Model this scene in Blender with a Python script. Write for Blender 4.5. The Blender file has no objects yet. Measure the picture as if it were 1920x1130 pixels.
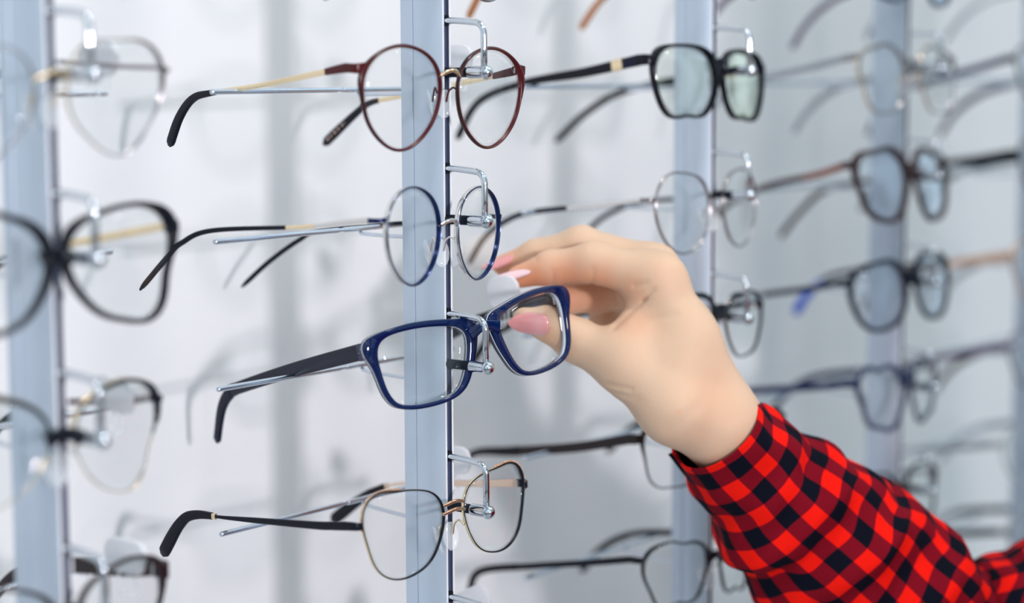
import bpy, bmesh, math, random
import numpy as np
from mathutils import Matrix, Vector

random.seed(7)
RNG = np.random.default_rng(5)
EYE = 1.55            # height of the topmost hook row above the floor (m)
SP = 240.3            # spacing of the display posts (mm)
ROW = 72.0            # spacing of the hooks on a post (mm)
COL = bpy.context.scene.collection

# measured lens outlines and poses (mm): position, yaw, pitch, roll, centre offset, -, wrap, radius harmonics
GL = {
'red': [-12.444, -11.9851, -36.6159, -0.0322, 0.0458, 0.0119, 31.3952, 0.0, 0.0526, 24.1612, 0.3964, -0.0682, -0.0336, 0.9828, -0.0278, -0.007, -0.0075, -0.0009, -0.1432, 0.0082],
'navyround': [-15.4452, -13.3704, -102.5431, 0.1982, -0.0008, 0.0507, 32.3529, 0.0, 0.0355, 22.9389, 0.2071, 0.1824, -0.0091, 0.6375, -0.0794, -0.0534, -0.0334, 0.0094, -0.0893, 0.0299],
'blue': [11.9102, -14.391, -161.1364, -0.197, -0.1584, -0.1319, 36.4421, 0.0, 0.1517, 22.2796, 3.466, 0.1745, -0.5607, 1.0374, -0.969, -0.5023, -0.3328, 0.607, -0.6419, -0.39, 0.0513, 0.0634],
'gold': [-13.5202, -14.5431, -244.013, 0.012, -0.082, 0.013, 35.4645, 0.0, 0.0736, 24.1279, 2.8919, 0.6681, -0.8584, 1.6376, -0.6439, 0.072, -0.3156, 0.3543, -0.2442, -0.1863],
'p1r0': [-251.62, -14.0638, -34.8821, -0.0242, 0.1196, -0.0536, 33.5771, 0.0, 0.0884, 24.5261, 1.3233, -0.7495, -0.133, 1.8128, -0.0268, 0.2983, 0.1097, -0.2002],
'p1r1': [-251.3547, -14.0757, -99.6464, 0.0758, -0.1099, 0.026, 34.0948, 0.0, -0.0388, 24.8085, 2.185, 0.5272, -1.7134, 1.5243, -0.5308, 0.4031, -0.2651, 0.6568],
'p1r2': [-250.3302, -13.5485, -170.7801, -0.0215, -0.0476, 0.0367, 33.227, 0.0, 0.2206, 23.9102, 1.7811, 0.732, -1.2737, 1.8107, -0.1477, 0.5206, -0.0219, 0.5627],
'p3r0': [227.3952, -12.3502, -31.7724, 0.0194, -0.0689, 0.0441, 31.6632, 0.0, 0.1195, 23.77, 3.8357, -0.0687, -0.1873, 0.4387, -0.6781, 0.1656, -0.0101, 0.5852],
'p3r1': [226.0262, -12.2902, -104.4771, 0.0415, -0.0493, 0.0098, 32.2903, 0.0, 0.1225, 23.7262, 0.7414, 0.464, -0.0081, 0.888, -0.3466, -0.0562, 0.1737, -0.0233],
'p3r2': [229.7597, -13.0381, -172.2982, 0.0772, -0.0639, 0.0896, 31.8437, 0.0, 0.0525, 21.8252, 3.1983, 1.2183, -0.6658, 1.3533, -0.4543, -0.2728, -0.1827, 0.3651],
'p3r3': [230.8456, -13.1072, -245.5052, -0.1499, -0.1033, 0.0242, 36.2167, 0.0, 0.0701, 22.4337, 4.3005, -0.4344, -0.4036, 0.9109, -0.5978, 0.6535, -1.1851, -0.2664],
'p3r4': [224.8232, -13.4722, -316.2291, -0.0009, -0.0443, 0.0675, 33.0885, 0.0, 0.1835, 22.0691, 3.9258, 0.2459, -0.5463, 0.9539, -0.6678, 0.0928, 0.5636, 1.1304],
'p4r0': [465.6515, -12.4842, -31.1714, -0.0786, -0.1208, 0.0177, 33.8327, 0.0, 0.069, 23.7074, 1.0116, -0.2819, 0.1392, 1.2615, -0.7402, 0.3776, -0.3438, 0.6839],
'p4r1': [467.8172, -12.2499, -100.6801, -0.05, -0.175, 0.0395, 32.0017, 0.0, 0.1289, 24.0507, 1.1297, 0.0469, 0.5411, 1.5598, -0.7618, 0.3104, -0.4634, 0.2608],
'p4r2': [468.4799, -13.4636, -172.9625, -0.1009, -0.1186, -0.0376, 32.479, 0.0, 0.1618, 23.4579, 1.9798, -0.0537, 0.1713, 1.0381, -0.5763, 0.2411, 0.0364, 0.1031],
'p4r3': [463.9461, -14.2574, -242.7523, 0.0378, -0.0847, 0.0255, 32.2192, 0.0, 0.1343, 22.644, 2.8175, 1.4456, 0.201, 1.8435, -1.2023, 0.2409, -0.9421, 0.5083],
'p4r4': [463.0595, -11.7318, -316.2478, 0.0049, -0.0834, 0.0374, 32.7077, 0.0, 0.069, 22.4679, 2.126, 0.3118, -0.5291, 1.2859, -0.5411, -0.1653, -0.7171, 0.2255],
'blue_in': [23.6053, 23.7819, 24.051, 24.4103, 24.8397, 25.3004, 25.7421, 26.1068, 26.3201, 26.2922, 25.9549, 25.3162, 24.4692, 23.5354, 22.6079, 21.7398, 20.9565, 20.2684, 19.6766, 19.1763, 18.7618, 18.4278, 18.169, 17.98, 17.8564, 17.7964, 17.801, 17.8717, 18.0083, 18.211, 18.4828, 18.8298, 19.2591, 19.7798, 20.4025, 21.1383, 21.994, 22.964, 24.0188, 25.0973, 26.103, 26.8955, 27.3154, 27.2949, 26.9298, 26.386, 25.7889, 25.2087, 24.6819, 24.2245, 23.8417, 23.5333, 23.2963, 23.1249, 23.0073, 22.9283, 22.8752, 22.8397, 22.8088, 22.7528, 22.6227, 22.374, 22.0061, 21.5638, 21.1, 20.6498, 20.2344, 19.8672, 19.5576, 19.3106, 19.129, 19.013, 18.962, 18.9739, 19.047, 19.1804, 19.3739, 19.6272, 19.9395, 20.3099, 20.7389, 21.2293, 21.782, 22.3852, 22.9937, 23.5172, 23.8601, 23.9965, 23.9834, 23.8982, 23.7902, 23.6821, 23.5876, 23.5188, 23.4888, 23.5123],
'blue_out': [26.7568, 27.1875, 27.8611, 28.8889, 30.3258, 31.9649, 33.3864, 34.2302, 34.2551, 33.4181, 32.0012, 30.4065, 28.8865, 27.5257, 26.3324, 25.2956, 24.4009, 23.6343, 22.9834, 22.4371, 21.9854, 21.6195, 21.3327, 21.1206, 20.9824, 20.9192, 20.9317, 21.0202, 21.1866, 21.4355, 21.7721, 22.2008, 22.7274, 23.3613, 24.1171, 25.0179, 26.1012, 27.4207, 29.0236, 30.8828, 32.7996, 34.347, 35.0271, 34.6833, 33.6791, 32.5284, 31.5145, 30.671, 29.9269, 29.2243, 28.5582, 27.9596, 27.4627, 27.0807, 26.8001, 26.5902, 26.413, 26.2295, 26.0017, 25.6998, 25.3151, 24.8672, 24.3877, 23.898, 23.411, 22.9431, 22.5125, 22.1316, 21.8059, 21.539, 21.3345, 21.1961, 21.127, 21.1288, 21.2013, 21.3437, 21.5552, 21.8347, 22.1791, 22.5843, 23.0459, 23.5598, 24.1206, 24.7158, 25.312, 25.8453, 26.2419, 26.4686, 26.555, 26.5589, 26.5211, 26.4605, 26.3956, 26.3563, 26.3792, 26.5009]}
HAND = {'prims': [([114.835, -48.382, -134.196], [103.257, -13.048, -126.04], 12.5, 10.3, 'index'), ([103.257, -13.048, -126.04], [95.124, 9.335, -129.575], 10.3, 8.7, 'index'), ([95.124, 9.335, -129.575], [87.846, 25.488, -134.862], 8.7, 6.2, 'index'), ([127.871, -34.955, -130.429], [117.86, 5.599, -118.377], 12.5, 9.6, 'middle'), ([117.86, 5.599, -118.377], [108.217, 29.328, -124.789], 9.6, 8.0, 'middle'), ([108.217, 29.328, -124.789], [100.856, 47.054, -130.821], 8.0, 5.6, 'middle'), ([139.569, -22.372, -140.018], [131.175, 4.534, -146.933], 12, 9.6, 'ring'), ([131.175, 4.534, -146.933], [118.204, 18.613, -149.659], 9.6, 8.3, 'ring'), ([118.204, 18.613, -149.659], [103.883, 26.759, -150.063], 8.3, 6.5, 'ring'), ([150.608, -12.251, -149.935], [145.799, 6.04, -153.153], 11, 8.8, 'pinky'), ([145.799, 6.04, -153.153], [136.943, 5.807, -161.806], 8.8, 7.5, 'pinky'), ([93.048, -42.37, -178.344], [86.916, -14.647, -165.927], 13.8, 11.2, 'thumb'), ([86.916, -14.647, -165.927], [76.236, -4.425, -156.826], 11.2, 9.0, 'thumb'), ([76.236, -4.425, -156.826], [65.123, 3.588, -153.767], 9.0, 6.3, 'thumb'), ([93.048, -42.37, -178.344], [103.404, -65.649, -199.042], 13.8, 17, 'palm'), ([103.404, -65.649, -199.042], [122.719, -75.939, -211.111], 17, 18, 'palm'), ([114.835, -48.382, -134.196], [118.395, -62.043, -166.011], 12.5, 16, 'palm'), ([118.395, -62.043, -166.011], [131.333, -79.66, -207.955], 16, 17, 'palm'), ([127.871, -34.955, -130.429], [134.336, -49.716, -165.918], 12.5, 16, 'palm'), ([134.336, -49.716, -165.918], [140.62, -72.433, -210.642], 16, 17, 'palm'), ([139.569, -22.372, -140.018], [143.847, -39.934, -170.665], 12, 14, 'palm'), ([143.847, -39.934, -170.665], [144.078, -67.552, -213.119], 14, 16, 'palm'), ([150.608, -12.251, -149.935], [147.366, -30.655, -183.612], 11, 13, 'palm'), ([147.366, -30.655, -183.612], [142.797, -63.329, -216.307], 13, 16, 'palm'), ([97.802, -36.557, -167.28], [112.699, -44.474, -144.721], 8.5, 10, 'palm'), ([103.005, -43.849, -171.485], [112.712, -57.558, -179.889], 15, 20, 'palm'), ([130.009, -75.216, -210.251], [148.992, -82.113, -232.177], 18.7, 18.7, 'palm'), ([148.992, -82.113, -232.177], [172.486, -92.518, -259.918], 18.7, 21, 'palm')], 'grooves': [([89.539, 3.255, -130.471], [91.038, 4.774, -138.123], 0.9, 1.0), ([94.94, -19.165, -128.136], [96.979, -16.978, -137.223], 0.9, 1.0), ([103.271, 25.837, -124.803], [102.999, 25.633, -127.686], 0.8, 0.7), ([102.41, -52.886, -137.864], [100.434, -48.221, -143.31], 1.0, 1.3), ([98.8, -49.358, -143.078], [94.812, -42.023, -147.694], 0.9, 0.7), ([101.18, -49.05, -142.763], [90.577, -35.529, -158.413], 1.1, 1.1), ([97.64, -43.375, -136.116], [103.598, -47.329, -134.7], 0.9, 1.2), ([92.547, -37.475, -138.57], [95.123, -39.077, -147.098], 0.9, 0.6), ([78.111, -41.183, -185.568], [80.747, -54.485, -187.384], 1.1, 0.9), ([79.102, -43.195, -189.683], [81.23, -59.174, -191.965], 1.0, 0.6), ([90.548, -50.8, -154.139], [97.233, -71.095, -149.118], 2.0, 0.5), ([81.504, -31.754, -112.995], [83.161, -27.805, -115.261], 1.5, 0.3), ([94.988, -66.411, -207.583], [107.94, -74.222, -197.361], 3.5, 0.5), ([-738.918, -631.907, -23.85], [-738.92, -631.907, -23.863], 1.5, 0.5)], 'blush_shade': [([84.585, 14.541, -137.623], 14, 0.95), ([89.859, -4.681, -136.265], 14, 0.75), ([93.922, -22.707, -136.581], 12, 0.6), ([97.774, -40.568, -137.432], 10, 0.35), ([100.179, 34.172, -135.276], 10, 0.5), ([109.959, -25.039, -145.256], 14, 0.35), ([83.873, 22.333, -135.191], 14, 0.75), ([97.678, 44.49, -131.298], 12, 0.75), ([89.991, -4.582, -134.861], 13, 0.5), ([92.254, -16.964, -134.265], 9, 0.55), ([97.537, -30.461, -136.673], 9, 0.3), ([65.61, -5.562, -164.903], 13, 0.35), ([99.55, 22.637, -149.362], 14, 0.8), ([112.835, 12.713, -148.157], 14, 0.6), ([125.338, 0.261, -148.453], 14, 0.6), ([88.149, -78.531, -197.522], 1.3, 0.5), ([110.052, -82.668, -193.976], 18, 0.18), ([105.432, -55.471, -131.544], 14, 0.12), ([96.063, -45.251, -156.537], 12, 0.3)], 'nails': [([87.877, 15.637, -127.072], [78.615, 35.384, -134.992], [-0.204, -0.296, 0.926], 10.5, 1), ([99.709, 38.59, -123.491], [92.307, 55.985, -131.55], [-0.219, -0.371, 0.852], 9.5, 0), ([65.295, -12.494, -156.744], [53.945, 6.082, -154.783], [-0.777, -0.595, -0.187], 12, 0), ([101.591, 22.38, -145.74], [90.38, 31.248, -147.358], [-0.375, -0.176, 0.853], 9, 0)], 'root': [0.128, -0.0762, 1.3387], 'root_mm': [128.033, -76.165, -211.288]}
SLV = {'c': [[128.743, -74.055, -212.482], [140.1, -77.595, -224.393], [154.206, -81.616, -237.725], [173.421, -90.276, -258.916], [196.393, -102.254, -281.362], [219.677, -114.655, -303.983], [243.025, -126.0, -329.125], [267.116, -134.863, -353.27], [291.785, -150.538, -358.424], [308.822, -173.69, -351.236], [331.427, -211.564, -333.96], [357.458, -256.605, -314.907], [386.394, -311.32, -293.724]], 'r': [[26.2, 28], [28.6, 28], [33, 32], [41, 38], [47, 42], [51, 44], [52, 46], [50, 48], [51, 50], [54, 52], [56, 54], [58, 56], [60, 58]], 'view': [-0.775, -0.621, 0.117], 'folds': [(26, -1.0, 10, 0.6, 1.5, 0), (62, -1.0, 7, 0.9, 3.2, 0.02), (78, -0.7, 6, 0.9, -2.6, 0.03), (95, -1.1, 8, 0.7, 2.5, 0.02), (48, 0.9, 9, 0.8, -2.2, -0.02), (62, 0.5, 8, 0.8, 2.0, -0.02), (112, -1.2, 6, 0.8, -3.0, 0.03), (104, 0.2, 12, 0.5, 2.6, 0.05), (124, -0.9, 7, 0.8, 3.4, 0.02), (136, -1.2, 5, 0.7, -3, 0), (146, -1.1, 5, 0.8, 3.5, 0), (157, -1.2, 5, 0.7, -3.5, 0), (167, -1.2, 5, 0.8, 4, 0), (178, -1.2, 5, 0.8, -4, 0), (190, -1.3, 5, 0.9, 4, 0), (201, -1.3, 5, 0.9, -4, 0), (213, -1.3, 6, 0.9, 3.5, 0), (228, -1.2, 7, 0.7, -3, 0), (132, 0.5, 9, 0.7, -2.5, 0.04), (150, 0.4, 9, 0.7, 3.0, 0.03), (185, 0.2, 10, 0.7, -2.5, 0), (205, 0.3, 9, 0.7, 2.5, 0)], 'pitch': 20.5, 'u0': 0.2, 'v0': 0.55, 'corner': [[126.531, -54.005, -223.359], [121.807, -49.005, -228.143], [133.057, -56.673, -245.571], [138.352, -62.008, -238.77]]}

# ------------------------------------------------------------------ materials
def mat(name, col, rough=0.4, metal=0.0, **kw):
    m = bpy.data.materials.new(name); m.use_nodes = True
    b = m.node_tree.nodes['Principled BSDF']
    b.inputs['Base Color'].default_value = (*col, 1)
    b.inputs['Roughness'].default_value = rough
    b.inputs['Metallic'].default_value = metal
    for k, v in kw.items():
        b.inputs[k.replace('_', ' ')].default_value = v
    return m

def noise_tint(m, scale, amount, bump=0.0):
    nt = m.node_tree; b = nt.nodes['Principled BSDF']
    c = tuple(b.inputs['Base Color'].default_value)
    tc = nt.nodes.new('ShaderNodeTexCoord'); n = nt.nodes.new('ShaderNodeTexNoise')
    n.inputs['Scale'].default_value = scale; n.inputs['Detail'].default_value = 4
    nt.links.new(tc.outputs['Object'], n.inputs['Vector'])
    mx = nt.nodes.new('ShaderNodeMix'); mx.data_type = 'RGBA'
    mx.inputs['A'].default_value = tuple(x * (1 - amount) for x in c[:3]) + (1,)
    mx.inputs['B'].default_value = tuple(min(1, x * (1 + amount)) for x in c[:3]) + (1,)
    nt.links.new(n.outputs['Fac'], mx.inputs['Factor']); nt.links.new(mx.outputs['Result'], b.inputs['Base Color'])
    if bump:
        bp = nt.nodes.new('ShaderNodeBump'); bp.inputs['Strength'].default_value = bump
        bp.inputs['Distance'].default_value = 0.001
        nt.links.new(n.outputs['Fac'], bp.inputs['Height']); nt.links.new(bp.outputs['Normal'], b.inputs['Normal'])
    return m

def lens_mat(name, tint=(0.97, 0.98, 0.98), refl=1.0, coat=(1, 1, 1)):
    m = bpy.data.materials.new(name); m.use_nodes = True; nt = m.node_tree
    nt.nodes.remove(nt.nodes['Principled BSDF']); out = nt.nodes['Material Output']
    tr = nt.nodes.new('ShaderNodeBsdfTransparent'); tr.inputs['Color'].default_value = (*tint, 1)
    gl = nt.nodes.new('ShaderNodeBsdfGlossy'); gl.inputs['Roughness'].default_value = 0.02
    gl.inputs['Color'].default_value = (*coat, 1)
    fr = nt.nodes.new('ShaderNodeLayerWeight'); fr.inputs['Blend'].default_value = 0.5
    pw = nt.nodes.new('ShaderNodeMath'); pw.operation = 'POWER'; pw.inputs[1].default_value = 4.5
    sc_ = nt.nodes.new('ShaderNodeMath'); sc_.operation = 'MULTIPLY_ADD'; sc_.inputs[1].default_value = 0.9; sc_.inputs[2].default_value = 0.022
    nt.links.new(fr.outputs['Facing'], pw.inputs[0]); nt.links.new(pw.outputs[0], sc_.inputs[0])
    fr = sc_
    ml = nt.nodes.new('ShaderNodeMath'); ml.operation = 'MULTIPLY'; ml.inputs[1].default_value = refl; ml.use_clamp = True
    mx = nt.nodes.new('ShaderNodeMixShader')
    nt.links.new(fr.outputs[0], ml.inputs[0]); nt.links.new(ml.outputs[0], mx.inputs[0])
    nt.links.new(tr.outputs[0], mx.inputs[1]); nt.links.new(gl.outputs[0], mx.inputs[2])
    nt.links.new(mx.outputs[0], out.inputs['Surface'])
    return m

M = {}
M['chrome'] = noise_tint(mat('chrome', (0.60, 0.65, 0.70), 0.10, 1.0), 60, 0.05)
M['steel'] = noise_tint(mat('brushed steel', (0.62, 0.68, 0.76), 0.22, 1.0), 90, 0.06)
M['rubber'] = noise_tint(mat('black rubber', (0.008, 0.011, 0.020), 0.5, 0, Specular_IOR_Level=0.12), 200, 0.3)
M['alu'] = mat('anodised aluminium', (0.52, 0.60, 0.70), 0.42, 0.5)
M['alu_edge'] = mat('bright aluminium edge', (0.90, 0.92, 0.97), 0.35, 0.1)
M['slot'] = mat('slot with painted shade', (0.065, 0.085, 0.15), 0.5, 0.0)  # shade of a deeper slot, put into the colour of a shallow one
M['lens'] = lens_mat('clear lens')
M['lens_coat'] = lens_mat('coated lens', (0.955, 0.975, 0.965), 3.2, (0.95, 1.0, 0.85))
M['lens_blue'] = lens_mat('bluish coated lens', (0.94, 0.96, 0.98), 2.4, (0.8, 0.9, 1.0))
M['pad'] = mat('clear silicone', (0.90, 0.93, 0.96), 0.12, 0, Alpha=0.27)
M['tag'] = mat('milky plastic', (0.78, 0.79, 0.82), 0.3, 0, Alpha=0.8)
M['black'] = noise_tint(mat('black acetate', (0.004, 0.005, 0.010), 0.16, 0, Specular_IOR_Level=0.22), 40, 0.3)
M['satin_black'] = noise_tint(mat('satin black', (0.005, 0.007, 0.013), 0.34, 0, Specular_IOR_Level=0.18), 60, 0.3)
M['brown_black'] = noise_tint(mat('dark brown acetate', (0.018, 0.0095, 0.011), 0.3, 0, Specular_IOR_Level=0.28), 60, 0.3)
M['tortoise'] = noise_tint(mat('dark tortoise acetate', (0.045, 0.020, 0.020), 0.18, 0, Specular_IOR_Level=0.28), 70, 0.8)
M['red_brown'] = noise_tint(mat('red brown acetate', (0.22, 0.055, 0.03), 0.25), 70, 0.4)
M['navy'] = noise_tint(mat('navy acetate', (0.0004, 0.009, 0.062), 0.07, 0, Specular_IOR_Level=0.4), 50, 0.25)
M['navy_dark'] = noise_tint(mat('navy black acetate', (0.006, 0.009, 0.024), 0.3, 0, Specular_IOR_Level=0.2), 50, 0.2)
M['white_layer'] = mat('white laminate', (0.80, 0.85, 0.93), 0.2)
M['slate'] = mat('slate laminate', (0.045, 0.055, 0.085), 0.25)
M['gunmetal'] = noise_tint(mat('gunmetal', (0.30, 0.28, 0.29), 0.22, 1.0), 90, 0.1)
M['navy_metal'] = noise_tint(mat('navy lacquered metal', (0.006, 0.018, 0.085), 0.14, 0.5), 90, 0.2)
M['wine'] = noise_tint(mat('wine lacquered metal', (0.065, 0.002, 0.004), 0.3, 0.0, Specular_IOR_Level=0.35), 90, 0.2)
M['wine_dark'] = noise_tint(mat('dark wine metal', (0.014, 0.004, 0.005), 0.3, 0.2), 90, 0.2)
M['gold'] = noise_tint(mat('pale gold', (0.86, 0.70, 0.46), 0.2, 1.0), 90, 0.05)
M['rose'] = noise_tint(mat('rose gold', (0.72, 0.45, 0.30), 0.2, 1.0), 90, 0.05)
M['rose_light'] = noise_tint(mat('pale rose gold', (0.80, 0.60, 0.47), 0.4, 0.25), 90, 0.05)
M['silver'] = noise_tint(mat('silver metal', (0.72, 0.70, 0.68), 0.2, 1.0), 90, 0.05)
M['grey_clear'] = mat('translucent grey plastic', (0.28, 0.31, 0.36), 0.3, 0, Alpha=0.6)
M['purple'] = noise_tint(mat('muted purple plastic', (0.12, 0.08, 0.15), 0.3), 60, 0.3)
M['orange'] = noise_tint(mat('amber brown plastic', (0.42, 0.15, 0.04), 0.3), 60, 0.3)
M['blue'] = noise_tint(mat('bright blue plastic', (0.008, 0.09, 0.62), 0.3), 60, 0.3)
M['grey_clear_rim'] = mat('smoky clear plastic', (0.50, 0.52, 0.54), 0.2, 0, Alpha=0.55)
M['print_white'] = mat('pale print', (0.72, 0.72, 0.76), 0.4)
M['print_rose'] = mat('rose print', (0.80, 0.52, 0.45), 0.3, 0.5)
M['print_blue'] = mat('dull blue print', (0.10, 0.16, 0.30), 0.4)

# ------------------------------------------------------------------ object helpers
def link(o, parent=None):
    COL.objects.link(o)
    if parent: o.parent = parent
    return o

def obj(name, verts, faces, m, parent=None, smooth=True, mats=None, fm=None, scale=0.001, auto=None):
    me = bpy.data.meshes.new(name)
    me.from_pydata([tuple(float(c) * scale for c in v) for v in verts], [], faces)
    for mm in (mats or [m]): me.materials.append(mm)
    if fm is not None: me.polygons.foreach_set('material_index', fm)
    b_ = bmesh.new(); b_.from_mesh(me); bmesh.ops.recalc_face_normals(b_, faces=b_.faces); b_.to_mesh(me); b_.free()
    me.polygons.foreach_set('use_smooth', [smooth] * len(me.polygons))
    me.update()
    if auto is not None:
        me.set_sharp_from_angle(angle=math.radians(auto))
    return link(bpy.data.objects.new(name, me), parent)

def empty(name, loc, label=None, cat=None, group=None):
    o = bpy.data.objects.new(name, None); o.empty_display_size = 0.01
    o.location = loc; link(o)
    if label: o['label'] = label
    if cat: o['category'] = cat
    if group: o['group'] = group
    return o

class MB:
    def __init__(s): s.v = []; s.f = []; s.m = []
    def add(s, v, f, mi=0):
        b = len(s.v); s.v += [tuple(x) for x in v]; s.f += [tuple(i + b for i in q) for q in f]
        s.m += (mi if isinstance(mi, list) else [mi] * len(f))
        return s
    def obj(s, name, mats, parent=None, smooth=True, auto=40):
        mats = mats if isinstance(mats, list) else [mats]
        return obj(name, s.v, s.f, None, parent, smooth, mats, s.m, auto=auto)

def catmull(P, n=8):
    P = np.array(P, float); Q = np.vstack([2 * P[0] - P[1], P, 2 * P[-1] - P[-2]]); out = []
    for i in range(1, len(Q) - 2):
        for t in np.linspace(0, 1, n, endpoint=False):
            a, b, c, d = Q[i - 1], Q[i], Q[i + 1], Q[i + 2]
            out.append(0.5 * (2 * b + (c - a) * t + (2 * a - 5 * b + 4 * c - d) * t * t + (3 * b - a - 3 * c + d) * t ** 3))
    out.append(Q[-2]); return np.array(out)

def sweep(P, sec, up=(0, 0, 1), closed=False, caps=True):
    """sec: function(i, frac) -> list of (side, up) offsets; frames keep 'up' reference."""
    P = np.array(P, float); n = len(P); V = []; up = np.array(up, float)
    if closed: T = np.roll(P, -1, 0) - np.roll(P, 1, 0)
    else: T = np.gradient(P, axis=0)
    L = np.r_[0, np.cumsum(np.linalg.norm(np.diff(P, axis=0), axis=1))]; L = L / max(L[-1], 1e-9)
    for i in range(n):
        t = T[i] / np.linalg.norm(T[i]); s = np.cross(t, up)
        s = s / max(np.linalg.norm(s), 1e-6); u = np.cross(s, t)
        for (a, b) in sec(i, L[i]): V.append(P[i] + s * a + u * b)
    k = len(V) // n; F = []
    for i in range(n if closed else n - 1):
        j = (i + 1) % n
        for q in range(k):
            r = (q + 1) % k
            F.append((i * k + q, i * k + r, j * k + r, j * k + q))
    if caps and not closed:
        F.append(tuple(range(k - 1, -1, -1))); F.append(tuple((n - 1) * k + q for q in range(k)))
    return V, F

def circ(r, k=12): return [(r * math.cos(2 * math.pi * q / k), r * math.sin(2 * math.pi * q / k)) for q in range(k)]

def tube(P, r, k=12, taper_ends=0):
    P = np.array(P, float)
    # parallel transport frames so vertical wires are fine
    T = np.gradient(P, axis=0); T /= np.linalg.norm(T, axis=1)[:, None]
    ref = np.array([1, 0, 0.]) if abs(T[0][0]) < 0.9 else np.array([0, 0, 1.])
    s = np.cross(T[0], ref); s /= np.linalg.norm(s); V = []
    for i in range(len(P)):
        s = s - T[i] * (s @ T[i]); s /= np.linalg.norm(s); u = np.cross(T[i], s)
        ri = r[i] if hasattr(r, '__len__') else r
        for a, b in circ(ri, k): V.append(P[i] + s * a + u * b)
    F = []
    for i in range(len(P) - 1):
        for q in range(k):
            F.append((i * k + q, i * k + (q + 1) % k, (i + 1) * k + (q + 1) % k, (i + 1) * k + q))
    F.append(tuple(range(k - 1, -1, -1))); F.append(tuple((len(P) - 1) * k + q for q in range(k)))
    return V, F

def rrect(hw, hh, r, n=3):
    r = min(r, hw * 0.98, hh * 0.98); pts = []
    for cx, cy, a0 in ((hw - r, hh - r, 0), (-hw + r, hh - r, 90), (-hw + r, -hh + r, 180), (hw - r, -hh + r, 270)):
        for q in range(n + 1):
            a = math.radians(a0 + 90 * q / n); pts.append((cx + r * math.cos(a), cy + r * math.sin(a)))
    return pts

# ------------------------------------------------------------------ spectacles
NT = 96
TH = np.linspace(0, 2 * np.pi, NT, endpoint=False)

def rotm(ya, pi, ro):
    return Matrix.Rotation(ya, 4, 'Z') @ Matrix.Rotation(ro, 4, 'Y') @ Matrix.Rotation(pi, 4, 'X')

def outline(q):
    a = q[9:]; r = a[0] + 0 * TH
    for k in range(2, (len(a) - 1) // 2 + 2):
        r = r + a[2 * k - 3] * np.cos(k * TH) + a[2 * k - 2] * np.sin(k * TH)
    return q[6] + r * np.cos(TH), r * np.sin(TH)

def bumpf(t0, w):
    d = (TH - math.radians(t0) + np.pi) % (2 * np.pi) - np.pi
    return np.exp(-(d / math.radians(w)) ** 2)

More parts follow.
